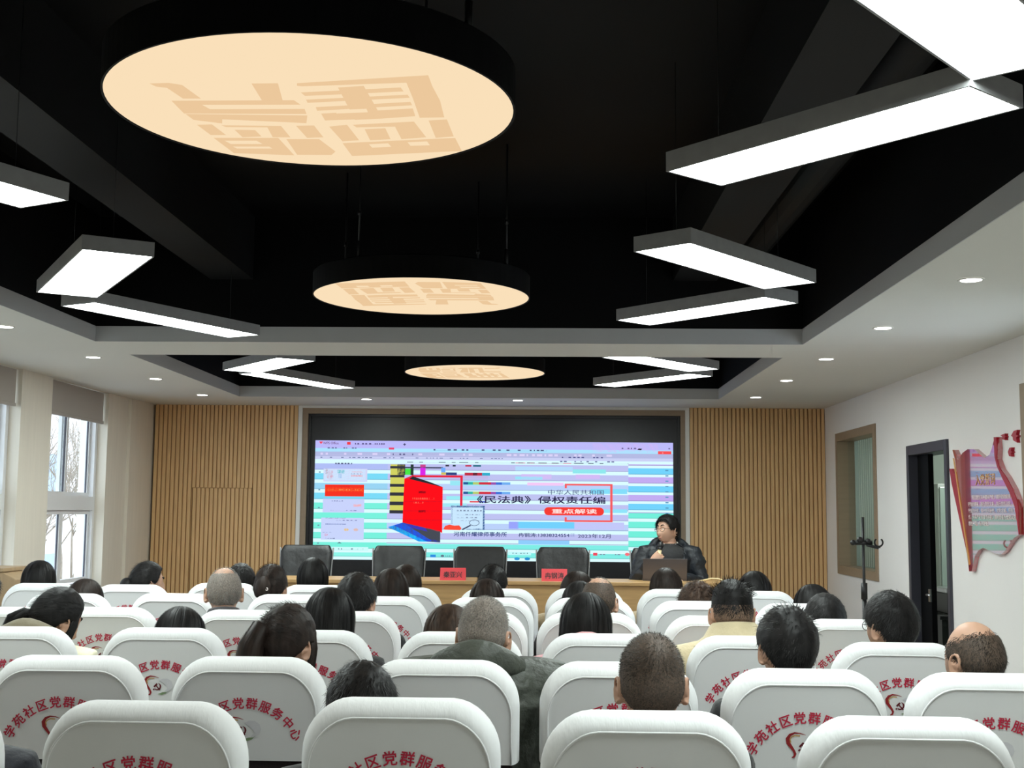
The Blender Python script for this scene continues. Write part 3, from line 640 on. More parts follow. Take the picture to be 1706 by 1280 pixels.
oc = office_chair_proto()
OCL = ('black leather office chair at the end of the stage table nearest the slatted door', 'black leather office chair, second along the table from the slatted door', 'black leather office chair behind the first red name card, at the screen centre', 'black leather office chair behind the name card nearer the speaker', 'black leather office chair the speaker sits in')
for k, (x, y) in enumerate(((-2.03, 10.5), (-1.235, 10.5), (-0.54, 10.5), (0.165, 10.5), (0.965, 10.52))):
    c = oc if k == 0 else copy_tree(oc); c.location = (x, y, STZ); c['label'] = OCL[k]; c['group'] = 'office chairs behind the stage table'
for k, (x, nm, lb) in enumerate(((-0.71, '秦亚兴', 'red name card on the table before the middle office chair'), (0.085, '冉钢涛', 'red name card on the table nearer the speaker'))):
    t = thing('name_card', (x, 9.76, TZ), lb, 'name card', 'red name cards on the stage table')
    m = MB(); m.prism([(-0.045, 0), (0.045, 0), (0.004, 0.095), (-0.004, 0.095)], lambda u, v, d: (d, u, v), -0.10, 0.10); m.build('card', M['card_red'], t)
    V, Fc = text_geo(nm, 0.05, 0.015)
    MB().add([(xx, -0.045 + (zz + 0.04) * 0.041 / 0.095 - 0.0015 - d, zz + 0.04) for xx, zz, d in V], Fc).build('name_lettering', M['ink'], t)
lp = thing('laptop', (0.965, 9.93, TZ), 'grey laptop with open lid on the table before the speaker', 'laptop')
MB().box(-0.175, 0.175, 0.0, 0.24, 0.0, 0.016).build('keyboard_base', M['laptop'], lp, 0.003)
MB().obox((0, -0.025, 0.11), (0.175, 0, 0), (0, -0.028 * 0.04, 0.004 * 0.04 * 0), (0, -0.035, 0.104)).build('hinge_strip', M['laptop'], lp)
lid = MB().prism([(-0.175, 0.0), (0.175, 0.0), (0.175, 0.165), (-0.175, 0.165)], lambda u, v, d: (u, -0.01 - v * 0.25 + d, v + 0.012), 0.0, 0.007).build('screen_lid', M['laptop'], lp, 0.003)
m = MB().prism([(-0.165, 0.01), (0.165, 0.01), (0.165, 0.157), (-0.165, 0.157)], lambda u, v, d: (u, -0.01 - v * 0.25 + d, v + 0.012), 0.0071, 0.0078); m.build('display', em(200, 220, 240), lid)
for o in list(lp.children):
    if o.name.startswith('hinge_strip'): bpy.data.objects.remove(o)
cd = MB().tube([(1.18, 9.8, TZ + 0.006), (1.25, 9.82, TZ + 0.012), (1.32, 9.8, TZ + 0.03), (1.37, 9.76, TZ + 0.03), (1.42, 9.74, TZ + 0.008), (1.45, 9.7, TZ + 0.006)], 0.006, 8).build('cable', M['cream'])
tag(cd, 'cream cable lying on the end of the stage table', 'cable')

# ---------------------------------------------------------------- lamps
def led_panel(name_lab, c, ang, L, W, group, z=2.66, first=[0]):
    k = 0.95; c = (c[0] * k, c[1] * k); L *= k; W *= k; z = 1.55 + (z - 1.55) * k
    a = math.radians(ang); r = thing('led_panel_light', (c[0], c[1], z), name_lab, 'ceiling light', group, a)
    h = 0.062
    m = MB(); l, w_ = L / 2, W / 2; t = 0.007
    for q in ((-l, l, -w_, -w_ + t), (-l, l, w_ - t, w_), (-l, -l + t, -w_ + t, w_ - t), (l - t, l, -w_ + t, w_ - t)): m.box(*q, 0, h - 0.006)
    m.box(-l, l, -w_, w_, h - 0.006, h); m.build('housing', M['lamp_grey'], r)
    MB().box(-l + t, l - t, -w_ + t, w_ - t, 0.003, 0.007).build('diffuser', M['panel_light'], r)
    for sx in (-1, 1):
        MB().tube([(sx * l * 0.8, 0, h), (sx * l * 0.8, 0, ZT - z)], 0.0012, 5).build('suspension_wire', M['dark_metal'], r)
    return r
def quad(q0, ang, L, W, side):
    """corner, direction, sizes -> centre"""
    a = math.radians(ang); b = a + side * PI / 2
    return (q0[0] + L / 2 * math.cos(a) + W / 2 * math.cos(b), q0[1] + L / 2 * math.sin(a) + W / 2 * math.sin(b))
RG, LG = 'white LED panels hung on the right of the black bays', 'white LED panels hung on the left of the black bays'
led_panel('nearest white LED panel, cut by the top picture corner', quad((1.10, 3.12), 230, 1.10, 0.28, 1), 230, 1.10, 0.28, RG, 2.672)
led_panel('long white LED panel tucked under the corner of the nearest panel', quad((0.39, 3.91), -49, 1.07, 0.27, 1), -49, 1.07, 0.27, RG, 2.655)
led_panel('white LED panel above the zigzag tip before the cross beam, by the door side', (0.84, 5.52), 51, 1.12, 0.285, RG, 2.662)
led_panel('white LED panel touching the cross beam edge in the zigzag by the door side', quad((0.41, 7.01), -48, 1.06, 0.28, 1), -48, 1.06, 0.28, RG, 2.655)
led_panel('far bay LED panel by the door side, upper of its pair', quad((0.41, 8.77), 50, 1.12, 0.28, -1), 50, 1.12, 0.28, RG, 2.662)
led_panel('far bay LED panel by the door side, lower of its pair', quad((0.42, 10.61), -51, 1.16, 0.26, 1), -51, 1.16, 0.26, RG, 2.655)
led_panel('white LED panel cut by the picture edge on the window side', quad((-1.94, 4.41), 243, 1.35, 0.25, 1), 243, 1.35, 0.25, LG, 2.655)
led_panel('wide white LED panel on the window side, nearer of its V pair', (-2.19, 5.79), -59, 1.24, 0.31, LG, 2.668)
led_panel('long thin LED panel reaching towards the cross beam on the window side', quad((-2.65, 6.59), 63, 1.35, 0.26, -1), 63, 1.35, 0.26, LG, 2.655)
led_panel('far bay LED panel on the window side, upper of its pair', (-2.14, 9.38), -53, 1.02, 0.31, LG, 2.662)
led_panel('far bay LED panel on the window side, lower of its pair', quad((-2.49, 9.9), 65, 1.33, 0.24, -1), 65, 1.33, 0.24, LG, 2.655)

PAT = [[[-0.392,-0.212],[-0.34,-0.216],[-0.309,-0.2],[-0.289,-0.093],[-0.338,-0.093],[-0.356,-0.178],[-0.382,-0.188]],[[-0.123,-0.211],[-0.053,-0.213],[-0.07,-0.071],[-0.126,-0.071]],[[-0.375,-0.076],[-0.038,-0.08],[-0.027,-0.042],[-0.3,-0.041],[-0.288,-0.005],[-0.023,-0.007],[-0.026,0.037],[-0.372,0.032]],[[-0.369,0.037],[-0.026,0.049],[-0.042,0.118],[-0.277,0.084],[-0.287,0.121],[-0.361,0.089]],[[-0.364,0.133],[-0.319,0.13],[-0.304,0.232],[-0.35,0.232]],[[-0.295,0.138],[-0.121,0.145],[-0.116,0.253],[-0.169,0.253],[-0.164,0.158],[-0.284,0.155]],[[-0.266,0.18],[-0.206,0.183],[-0.201,0.245],[-0.26,0.253]],[[-0.077,0.143],[-0.024,0.14],[-0.017,0.253],[-0.067,0.258]],[[-0.349,0.258],[-0.154,0.258],[-0.142,0.439],[-0.327,0.416]],[[-0.132,0.271],[-0.033,0.271],[-0.005,0.398],[-0.024,0.435],[-0.132,0.433]],[[-0.007,-0.193],[-0.003,-0.213],[0.346,-0.271],[0.349,-0.192],[0.36,-0.075],[0.36,0.066],[0.29,0.07],[0.288,-0.092],[0.284,-0.216],[0.006,-0.189]],[[-0.007,-0.142],[0.265,-0.18],[0.269,-0.149],[-0.001,-0.114]],[[-0.004,-0.084],[0.277,-0.124],[0.28,-0.099],[-0.005,-0.058]],[[0.011,-0.022],[0.278,-0.066],[0.28,-0.038],[0.009,0.009]],[[0.016,0.033],[0.279,-0.011],[0.279,0.056],[0.183,0.077],[0.016,0.094]],[[0.099,-0.18],[0.169,-0.192],[0.183,0.077],[0.103,0.089]],[[0.018,0.15],[0.073,0.133],[0.086,0.282],[0.034,0.293]],[[0.089,0.133],[0.27,0.104],[0.291,0.252],[0.215,0.271],[0.21,0.15],[0.097,0.158]],[[0.118,0.175],[0.18,0.165],[0.182,0.271],[0.119,0.282]],[[0.313,0.094],[0.366,0.085],[0.374,0.244],[0.319,0.258]],[[0.031,0.311],[0.377,0.258],[0.388,0.391],[0.039,0.447]]]
HOLE = [[[-0.322,0.285],[-0.225,0.285],[-0.215,0.318],[-0.312,0.318]],[[-0.312,0.345],[-0.2,0.345],[-0.195,0.365],[-0.305,0.365]],[[0.11,0.32],[0.17,0.31],[0.175,0.345],[0.115,0.355]],[[0.23,0.30],[0.29,0.29],[0.295,0.33],[0.235,0.335]],[[0.06,-0.0],[0.15,-0.01],[0.15,0.02],[0.06,0.03]]]
def disc_lamp(c, lab, turn):
    z = 2.66; R = 0.563; r = thing('disc_lamp', (c[0], c[1], z), lab, 'ceiling lamp', 'round warm lamps in the black bays', turn)
    n = 96; m = MB()
    A = lambda rad, zz: [(rad * math.cos(2 * PI * k / n), rad * math.sin(2 * PI * k / n), zz) for k in range(n)]
    m.loft([A(R - 0.006, 0.0), A(R, 0.0), A(R, 0.11), A(R - 0.006, 0.115), A(0.02, 0.116)], 0, False, cap=False); m.build('rim', M['lamp_black'], r)
    m = MB(); m.add(A(R - 0.006, 0.003), [tuple(range(n))]); m.build('diffuser', M['disc_light'], r, recalc=False)
    m = MB()
    for p in PAT: m.add([(x, y, 0.0015) for x, y in p], [tuple(range(len(p)))], 0)
    for p in HOLE: m.add([(x, y, 0.0008) for x, y in p], [tuple(range(len(p)))], 1)
    m.build('printed_characters', [M['disc_print'], M['disc_light']], r, recalc=False)
    for k in range(4):
        a = -turn + PI / 4 + k * PI / 2 + 0.25; x, y = 0.52 * math.cos(a), 0.52 * math.sin(a)
        m = MB(); m.tube([(x, y, 0.11), (x, y, ZT - z)], 0.005, 8); m.tube([(x, y, 0.115), (x, y, 0.20)], 0.010, 8); m.tube([(x, y, 0.33), (x, y, 0.35)], 0.010, 8)
        m.build('suspension_rod', M['dark_metal'], r)
disc_lamp((-0.648, 3.312), 'largest-looking warm round ceiling lamp with printed seal characters, nearest the camera', 0.0)
disc_lamp((-0.642, 6.316), 'warm round ceiling lamp before the cross beam, middle of three', PI)
disc_lamp((-0.559, 9.79), 'warm round ceiling lamp in the far bay above the screen', PI / 2)

def downlight(x, y, lab):
    r = thing('downlight', (x, y, ZS), lab, 'downlight', 'recessed downlights in the soffit')
    n = 28; A = lambda rad, zz: [(rad * math.cos(2 * PI * k / n), rad * math.sin(2 * PI * k / n), zz) for k in range(n)]
    m = MB(); m.loft([A(0.058, -0.0005), A(0.056, -0.005), A(0.047, -0.005), A(0.045, -0.001)], 0, True, cap=False); m.build('trim_ring', M['white_trim'], r)
    m = MB(); m.add(A(0.047, -0.003), [tuple(range(n))]); m.build('lamp_face', M['spot_light'], r, recalc=False)
for k, y in enumerate((5.45, 6.88, 8.28, 9.64, 11.05)):
    downlight(1.895, y, ('soffit downlight nearest the camera on the door side', 'second soffit downlight from the camera on the door side', 'soffit downlight level with the cross beam on the door side', 'fourth soffit downlight from the camera on the door side', 'soffit downlight nearest the slatted wall on the door side')[k])
for k, y in enumerate((6.98, 8.39, 9.77, 11.13)):
    downlight(-3.13, y, ('soffit downlight cut by the picture edge on the window side', 'second soffit downlight along the window side', 'third soffit downlight along the window side', 'soffit downlight nearest the slatted wall on the window side')[k])
downlight(-1.67, 11.46, 'soffit downlight above the screen half nearer the windows'); downlight(-0.25, 11.48, 'soffit downlight above the screen centre')
sp = thing('sprinkler', (0.42, 3.75, ZT), 'small dark sprinkler head on the black ceiling', 'sprinkler')
MB().tube([(0, 0, -0.10), (0, 0, 0)], 0.012, 8).build('pipe', M['dark_metal'], sp); MB().cyl((0, 0), 0.045, -0.115, -0.10, 16).build('sprinkler_head', M['chrome'], sp)

# ---------------------------------------------------------------- audience chairs
def outline(hw, top, zb, ca, cb, n=9):
    pts = [(-hw, zb), (-hw, zb + (top - cb - zb) * 0.5)]
    for k in range(n + 1):
        t = PI - (PI / 2) * k / n
        pts.append((-hw + ca + ca * math.cos(t) , top - cb + cb * math.sin(t)))
    for k in range(n + 1):
        t = PI / 2 - (PI / 2) * k / n
        pts.append((hw - ca + ca * math.cos(t), top - cb + cb * math.sin(t)))
    pts += [(hw, zb + (top - cb - zb) * 0.5), (hw, zb)]
    # slight crown along the top edge
    return [(x, z + 0.010 * max(0.0, 1 - (x / hw) ** 2) * ((z - zb) / (top - zb)) ** 4) for x, z in pts]
TILT = math.radians(5)
def tl(x, y, z, piv=0.45):
    zz = z - piv
    return (x, y * math.cos(TILT) - zz * math.sin(TILT) + 0.055, piv + zz * math.cos(TILT) + y * math.sin(TILT))
C_TOP, C_BOT, C_HW = 1.092, 0.80, 0.240
def chair_proto():
    r = thing('auditorium_chair', (0, 0, 0), 'x', 'chair')
    mb = MB(); rings = []
    for ins, y in ((0.028, 0.0), (0.023, 0.000), (0.017, 0.004), (0.010, 0.014), (0.004, 0.030), (0.0, 0.055), (0.001, 0.075), (0.010, 0.098), (0.034, 0.112), (0.060, 0.117)):
        rings.append([tl(x, y, z) for x, z in outline(C_HW - ins, C_TOP - ins * 1.4, C_BOT, 0.115 - ins * 0.4, 0.125 - ins * 0.4)])
    n = len(rings[0])
    mb.loft(rings, 0, True, cap=False, closed=False)
    mb.add(rings[0], [tuple(range(n))], 1); mb.add(rings[-1], [tuple(range(n))], 0)
    # hem closing the underside
    mb.add([rings[k][0] for k in range(len(rings))] + [rings[k][-1] for k in range(len(rings))], [(k, k + 1, len(rings) + k + 1, len(rings) + k) for k in range(len(rings) - 1)], 0)
    cv = mb.build('back_cover', [M['cover'], M['cover_panel']], r)
    o = outline(C_HW - 0.0245, C_TOP - 0.0343, C_BOT, 0.105, 0.115)
    MB().tube([tl(x, -0.001, z) for x, z in o], 0.0028, 6).build('piping', M['cover'], cv)
    # arched lettering
    m = MB(); AR = 0.177; zc = C_TOP - 0.122 - AR
    for k, ch in enumerate('学苑社区党群服务中心'):
        V, Fc = text_geo(ch, 0.0365, 0.022)
        th = math.radians((k - 4.5) * 13.4); c, s = math.cos(th), math.sin(th)
        cx = sum(v[0] for v in V) / len(V)
        m.add([tl(AR * s + x * c + z * s, -0.0018 - d, zc + AR * c - x * s + z * c) for x, z, d in V], Fc)
    m.build('lettering', M['lettering'], cv, recalc=False)
    m = MB(); zt = C_TOP - 0.122
    P = lambda u, v, d=-0.0018: tl(u, d, zt + v)
    rib = [(-0.004, -0.047, 0.001), (-0.020, -0.042, 0.003), (-0.036, -0.041, 0.005), (-0.049, -0.047, 0.008), (-0.056, -0.058, 0.011), (-0.054, -0.070, 0.011), (-0.046, -0.081, 0.009), (-0.038, -0.092, 0.007), (-0.034, -0.101, 0.007), (-0.037, -0.109, 0.006), (-0.044, -0.112, 0.003)]
    def strip(path, mi, sc=1.0, sh=0.0):
        A = []; B = []
        for i, (u, v, w_) in enumerate(path):
            a, b = path[max(i - 1, 0)], path[min(i + 1, len(path) - 1)]
            t = np.array([b[0] - a[0], b[1] - a[1]]); t /= np.linalg.norm(t); nn = np.array([-t[1], t[0]])
            A.append(P(*(np.array([u, v]) + nn * (w_ * sc * 0.5 + sh)))); B.append(P(*(np.array([u, v]) + nn * (-w_ * sc * 0.5 + sh))))
        k = len(path); m.add(A + B, [(i, i + 1, k + i + 1, k + i) for i in range(k - 1)], mi)
    strip(rib, 0); strip([(u, v, 0.0035) for u, v, _ in rib[1:6]], 1, 1.0, 0.0072)
    dove = [(-0.002, -0.057), (0.012, -0.050), (0.030, -0.050), (0.045, -0.060), (0.050, -0.075), (0.044, -0.090), (0.030, -0.099), (0.016, -0.100), (0.030, -0.085), (0.018, -0.070)]
    m.add([P(u, v) for u, v in dove], [tuple(range(len(dove)))], 2)
    m.add([P(u, v, -0.0022) for u, v in ((-0.008, -0.108), (0.010, -0.101), (0.026, -0.100), (0.034, -0.094), (0.022, -0.106), (0.008, -0.111))], [(0, 1, 2, 3, 4, 5)], 3)
    # crest: curved blade and crossed hammer
    hc = (-0.010, -0.079)
    blade = [(hc[0] + 0.0125 * math.cos(t), hc[1] + 0.0125 * math.sin(t), w_) for t, w_ in zip(np.linspace(1.25, -2.3, 14), [0.001, 0.0025, 0.004, 0.005, 0.0055, 0.0055, 0.005, 0.0048, 0.0045, 0.004, 0.0038, 0.0038, 0.0038, 0.0036])]
    strip(blade, 4)
    strip([(hc[0] - 0.010, hc[1] - 0.009, 0.004), (hc[0] - 0.015, hc[1] - 0.013, 0.005)], 4)
    strip([(hc[0] - 0.006, hc[1] + 0.005, 0.0042), (hc[0] + 0.011, hc[1] - 0.014, 0.0042)], 4)
    strip([(hc[0] - 0.012, hc[1] - 0.002, 0.006), (hc[0] + 0.000, hc[1] + 0.010, 0.006)], 4)
    m.build('emblem', [M['emb_red'], M['emb_gold'], M['emb_grey'], M['emb_green'], M['emb_dark']], cv, recalc=False)
    mb = MB(); rings = []
    for ins, y in ((0.05, 0.012), (0.03, 0.02), (0.022, 0.05), (0.03, 0.09), (0.05, 0.1)):
        rings.append([tl(x, y, z) for x, z in outline(C_HW - ins, 0.86, 0.44, 0.05, 0.05, 4)])
    mb.loft(rings, 0, True); mb.build('backrest', M['chair_dark'], r)
    MB().box(-0.225, 0.225, 0.15, 0.58, 0.37, 0.455).build('seat', M['chair_dark'], r, 0.03)
    for sx in (-1, 1):
        for y in (0.13, 0.52):
            MB().tube([(sx * 0.19, y, 0.38), (sx * 0.205, y + (0.02 if y > 0.3 else -0.03), 0.0)], 0.013, 8).build('leg', M['dark_metal'], r)
    return r

# grid of seats: row -> y of the rear panel, (column -> x)
ROWY = {1: 2.86, 2: 3.72, 3: 4.61, 4: 5.54, 5: 6.48, 6: 7.38}
CH = {  # (row, column): (x, dy, turn)
 (1,3):(-1.52,0.03,1),(1,4):(-0.93,0.01,-1),(1,5):(-0.34,0.11,0),(1,6):(0.235,-0.04,0),(1,7):(0.81,-0.08,-1),
 (2,3):(-1.45,0.03,1),(2,4):(-0.90,0.05,-1),(2,5):(-0.31,0.03,0),(2,6):(0.23,0.03,0),(2,7):(0.76,-0.09,-1),(2,8):(1.28,-0.14,-2),
 (3,2):(-2.01,0.04,2),(3,3):(-1.44,0.06,0),(3,4):(-0.88,0.03,0),(3,5):(-0.31,0.03,1),(3,6):(0.23,0.02,0),(3,7):(0.77,-0.01,-1),(3,8):(1.26,-0.19,-2),
 (4,1):(-2.44,0.04,1),(4,2):(-2.0,0.09,0),(4,3):(-1.35,0.01,-1),(4,4):(-0.88,0.0,0),(4,5):(-0.31,0.05,0),(4,6):(0.21,0.05,0),(4,7):(0.77,-0.04,0),(4,8):(1.33,-0.15,-2),
 (5,1):(-2.53,0.04,1),(5,2):(-1.99,0.13,0),(5,3):(-1.36,0.13,0),(5,4):(-0.85,0.06,0),(5,5):(-0.29,0.05,0),(5,6):(0.25,0.09,0),(5,7):(0.79,-0.05,0),(5,8):(1.31,-0.15,-1),
 (6,0):(-3.02,0.0,1),(6,1):(-2.47,-0.03,0),(6,2):(-1.97,0.19,0),(6,3):(-1.38,0.10,0),(6,4):(-0.84,-0.05,0),(6,5):(-0.27,-0.07,0),(6,6):(0.25,0.01,0),(6,7):(0.80,0.05,0),(6,8):(1.26,-0.05,-1)}
ROWN = {1: 'row nearest the camera', 2: 'second row from the camera', 3: 'third row from the camera', 4: 'fourth row from the camera', 5: 'fifth row from the camera', 6: 'front row nearest the stage'}
# people: seat -> (head x, top z, yaw, pitch, roll, style, hair colour, garment, garment colour, short description)
# yaw > 0 turns the face to the window side, pitch > 0 bows the head, roll > 0 tilts to the door side
PPL = {
 (1,3):(-1.60,1.20,0,10,-35,'short','black','coat','navy','person in a navy coat, only the shoulder in the bottom corner'),
 (1,5):(-0.45,1.165,25,22,4,'short','black','jacket','black','person with black short hair bowing low behind the nearest row'),
 (1,6):(0.27,1.25,0,3,0,'crew','brownblack','jacket','black','person with a brown-black crew cut and large ears'),
 (2,4):(-0.86,1.25,-28,10,0,'ponytail','darkbrown','jacket','black','person with long dark brown ponytail and hair swept off one ear'),
 (2,5):(-0.20,1.275,-8,8,3,'crew','grey','puffer','olive','grey-cropped person in a bulky olive-grey padded jacket'),
 (2,7):(0.77,1.265,14,4,2,'spiky','black','jacket','black','person with spiky black hair and black collar, second row'),
 (2,8):(1.34,1.23,24,6,0,'bald','brownblack','jacket','charcoal','person with a shiny balding crown by the door side'),
 (3,2):(-2.0,1.25,-38,24,4,'lowtail','black','hoodcoat','cream','person with a black ponytail over a khaki hood, head bowed sideways'),
 (3,3):(-1.47,1.175,0,24,0,'bob','black','jacket','black','person with a mound of black hair bowing behind a white chair, third row'),
 (3,4):(-0.86,1.255,-8,12,0,'bob','black','furcoat','black','person with black bob above a cream fur collar'),
 (3,5):(-0.38,1.195,-5,10,4,'long','brown','jacket','charcoal','person with long brown hair half hidden by the grey-cropped person'),
 (3,6):(0.17,1.245,5,8,2,'bob','black','hoodcoat','pink','person with straight black hair in a pink jacket'),
 (3,7):(0.74,1.30,4,2,0,'fade','black','collarcoat','beige','person with faded black haircut in a beige collared coat'),
 (3,8):(1.32,1.27,30,4,0,'short','black','jacket','darkgreen','person with thick black hair and glasses, dark green sleeve'),
 (4,1):(-2.71,1.27,-20,6,0,'short','black','coat','black','person in a dark coat at the window-side picture edge'),
 (4,3):(-1.50,1.285,18,8,0,'thin','grey','jacket','charcoal','person with thin grey hair and grey collar'),
 (4,4):(-0.89,1.265,-14,8,0,'short','black','jacket','black','person with short black hair and black collar, fourth row'),
 (4,6):(0.255,1.255,-10,10,0,'thin','brownblack','jacket','charcoal','person with thinning brown hair and a bare crown, fourth row'),
 (4,8):(1.28,1.205,-6,20,0,'shortflat','black','jacket','black','person with smooth black hair bowed low by the door side'),
 (5,1):(-2.55,1.175,-6,16,0,'bob','darkbrown','jacket','charcoal','person with dark brown centre-parted hair, fifth row by the windows'),
 (5,3):(-1.53,1.255,-10,8,0,'clip','darkbrown','jacket','charcoal','person with pinned-up hair and a white hair clip'),
 (5,4):(-0.84,1.245,0,6,0,'long','darkbrown','jacket','charcoal','person with long straight dark brown hair before the second office chair'),
 (5,5):(-0.31,1.195,0,8,0,'long','darkbrown','jacket','charcoal','person with long straight brown hair below the red name card'),
 (5,6):(0.20,1.185,0,12,0,'bob','black','coat','black','person with black hair peeking from behind the balding person, fifth row'),
 (5,7):(0.84,1.185,10,12,0,'curly','brown','jacket','charcoal','person with tousled brown hair beside the beige-coated person'),
 (5,8):(1.44,1.195,10,14,0,'bob','black','jacket','white','person with dark loose hair behind another black-haired head, door side'),
 (6,0):(-3.15,1.235,0,8,0,'bob','black','jacket','charcoal','person with a full black bob in front of the window'),
 (6,1):(-2.48,1.235,-58,6,0,'bun','black','jacket','charcoal','person with a low black bun by the slatted wall'),
 (6,2):(-1.93,1.215,0,8,0,'short','black','jacket','charcoal','person with dark hair mostly hidden behind the grey-haired person in front'),
 (6,3):(-1.45,1.265,0,4,0,'bobshort','black','jacket','olive','person with smooth black hair before the first office chair'),
 (6,4):(-0.86,1.235,-18,8,0,'bobshort','darkbrown','jacket','charcoal','person with black hair tucked behind the long-haired person'),
 (6,5):(-0.32,1.235,-14,8,0,'tail','black','jacket','charcoal','person with black hair tied back before the middle office chair'),
 (6,6):(0.19,1.205,-16,12,8,'bob','darkbrown','coat','tan','person with a dark bob and a tan coat'),
 (6,7):(0.76,1.225,0,8,0,'bob','darkbrown','coat','tan','person with a glossy dark bob in front of the laptop'),
 (6,8):(1.29,1.215,0,8,0,'bob','black','jacket','charcoal','person with a black bob in front of the slatted wall, door side'),
}
EMPTY = {
 (1,4): 'empty white-covered chair in the nearest row, in front of the navy coat', (1,7): 'empty white-covered chair in the bottom corner on the door side, nearest row',
 (2,3): 'empty white-covered chair with full lettering in the second row by the window-side picture edge', (2,6): 'empty white-covered chair right before the crew-cut person, between the olive jacket and the spiky-haired person',
 (4,2): 'empty white-covered chair next to the person with the ponytail, lettering and crest visible', (4,5): 'empty white-covered chair just ahead of the grey-cropped person, fourth row', (4,7): 'empty white-covered chair beside the beige-coated person, fourth row',
 (5,2): 'empty white-covered chair in the fifth row beside the older grey-haired person'}
cp = chair_proto(); first = True
for key, (x, dy, turn) in CH.items():
    c = cp if first else copy_tree(cp); first = False
    c.location = (x, ROWY[key[0]] + dy, 0); c.rotation_euler = (0, 0, math.radians(turn))
    if key in EMPTY: c['label'] = EMPTY[key]
    else:
        d = PPL[key][9].split(',')[0]
        c['label'] = 'white-covered chair of the ' + d.replace('mostly hidden ', '')
    c['label'] = ' '.join(c['label'].split()[:16])
    c['group'] = 'white covered auditorium chairs with red lettering'

# ---------------------------------------------------------------- people
def sstep(a, b, x):
    t = np.clip((np.asarray(x, float) - a) / (b - a), 0, 1); return t * t * (3 - 2 * t)
HC = np.array([0.0, 0.275, 1.195]); PIV = np.array([0.0, 0.255, 1.075])
def head_pt(d):
    """unit directions -> points of the skull and face surface (y is the facing direction)"""
    d = np.asarray(d, float); x, y, z = d[..., 0], d[..., 1], d[..., 2]
    low = sstep(0.05, -0.95, z)
    px = 0.0755 * x; py = 0.097 * y; pz = 0.118 * z
    px = px * (1 - 0.26 * low) * (1 + 0.05 * np.exp(-((y + 0.35) / 0.5) ** 2 - ((z - 0.3) / 0.5) ** 2))
    px = np.sign(px) * 0.0755 * (np.abs(px) / 0.0755 + 1e-9) ** 0.93
    py = np.where(y < 0, py * (1 - 0.42 * low), py * (1 - 0.06 * sstep(0.2, 0.9, z)))
    py = py + 0.010 * low * np.clip(y, 0, 1)
    def g(cx, cy, cz, s): return np.exp(-((x - cx) ** 2 + (y - cy) ** 2 + (z - cz) ** 2) / s ** 2)
    b = 0.024 * g(0, 0.97, -0.22, 0.12) + 0.012 * g(0, 0.99, 0.0, 0.12) + 0.004 * (g(0.1, 0.95, -0.25, 0.09) + g(-0.1, 0.95, -0.25, 0.09))
    b += -0.010 * (g(0.33, 0.93, 0.08, 0.15) + g(-0.33, 0.93, 0.08, 0.15)) + 0.004 * (g(0.3, 0.92, 0.27, 0.16) + g(-0.3, 0.92, 0.27, 0.16))
    b += 0.007 * g(0, 0.88, -0.49, 0.12) + 0.004 * (g(0.14, 0.86, -0.49, 0.1) + g(-0.14, 0.86, -0.49, 0.1)) + 0.006 * g(0, 0.7, -0.76, 0.2) + 0.004 * (g(0.5, 0.78, -0.2, 0.22) + g(-0.5, 0.78, -0.2, 0.22))
    return np.stack([px, py, pz], -1) + b[..., None] * d
def sph_grid(nu=48, nv=32):
    rings = []
    for i in range(1, nv):
        a = PI * i / nv
        rings.append([(math.sin(a) * math.cos(2 * PI * k / nu), math.sin(a) * math.sin(2 * PI * k / nu), -math.cos(a)) for k in range(nu)])
    return np.array(rings)
def remesh_obj(mb, voxel, smooth=3, ratio=1.0, sfac=0.5):
    o = mb.build('remesh_source', M['wall'])
    r = o.modifiers.new('r', 'REMESH'); r.mode = 'VOXEL'; r.voxel_size = voxel; r.use_smooth_shade = True
    if smooth:
        s = o.modifiers.new('s', 'SMOOTH'); s.iterations = smooth; s.factor = sfac
    if ratio < 1.0:
        d = o.modifiers.new('d', 'DECIMATE'); d.ratio = ratio
    dg = bpy.context.evaluated_depsgraph_get(); me = bpy.data.meshes.new_from_object(o.evaluated_get(dg))
    n = len(me.vertices); V = np.empty(n * 3); me.vertices.foreach_get('co', V); V = V.reshape(-1, 3)
    Fc = [tuple(p.vertices) for p in me.polygons]
    src = o.data; bpy.data.objects.remove(o); bpy.data.meshes.remove(src); bpy.data.meshes.remove(me)
    return V, Fc
def mesh_obj(name, V, Fc, mats, parent=None, midx=None, smooth=True, recalc=False):
    me = bpy.data.meshes.new(name); me.from_pydata([tuple(p) for p in V], [], Fc)
    for m in (mats if isinstance(mats, (list, tuple)) else [mats]): me.materials.append(m)
    me.polygons.foreach_set('use_smooth', [smooth] * len(Fc))
    if midx is not None: me.polygons.foreach_set('material_index', midx)
    if recalc:
        bm = bmesh.new(); bm.from_mesh(me); bmesh.ops.recalc_face_normals(bm, faces=bm.faces); bm.to_mesh(me); bm.free()
    me.update(); o = bpy.data.objects.new(name, me); COL.objects.link(o)
    if parent is not None: o.parent = parent
    return o
def ell(cx, cy, z, a, b, n=24, p=1.0):
    return [(cx + a * np.sign(math.cos(t)) * abs(math.cos(t)) ** p, cy + b * np.sign(math.sin(t)) * abs(math.sin(t)) ** p, z) for t in [2 * PI * k / n for k in range(n)]]
TORSO = [(0.42, 0.165, 0.13, 0.27), (0.50, 0.18, 0.135, 0.265), (0.60, 0.162, 0.115, 0.255), (0.70, 0.152, 0.108, 0.25), (0.80, 0.162, 0.115, 0.25), (0.90, 0.178, 0.118, 0.252), (0.96, 0.180, 0.105, 0.252), (0.995, 0.150, 0.088, 0.252), (1.02, 0.105, 0.072, 0.252), (1.045, 0.066, 0.062, 0.252), (1.08, 0.057, 0.060, 0.255), (1.13, 0.056, 0.060, 0.262)]
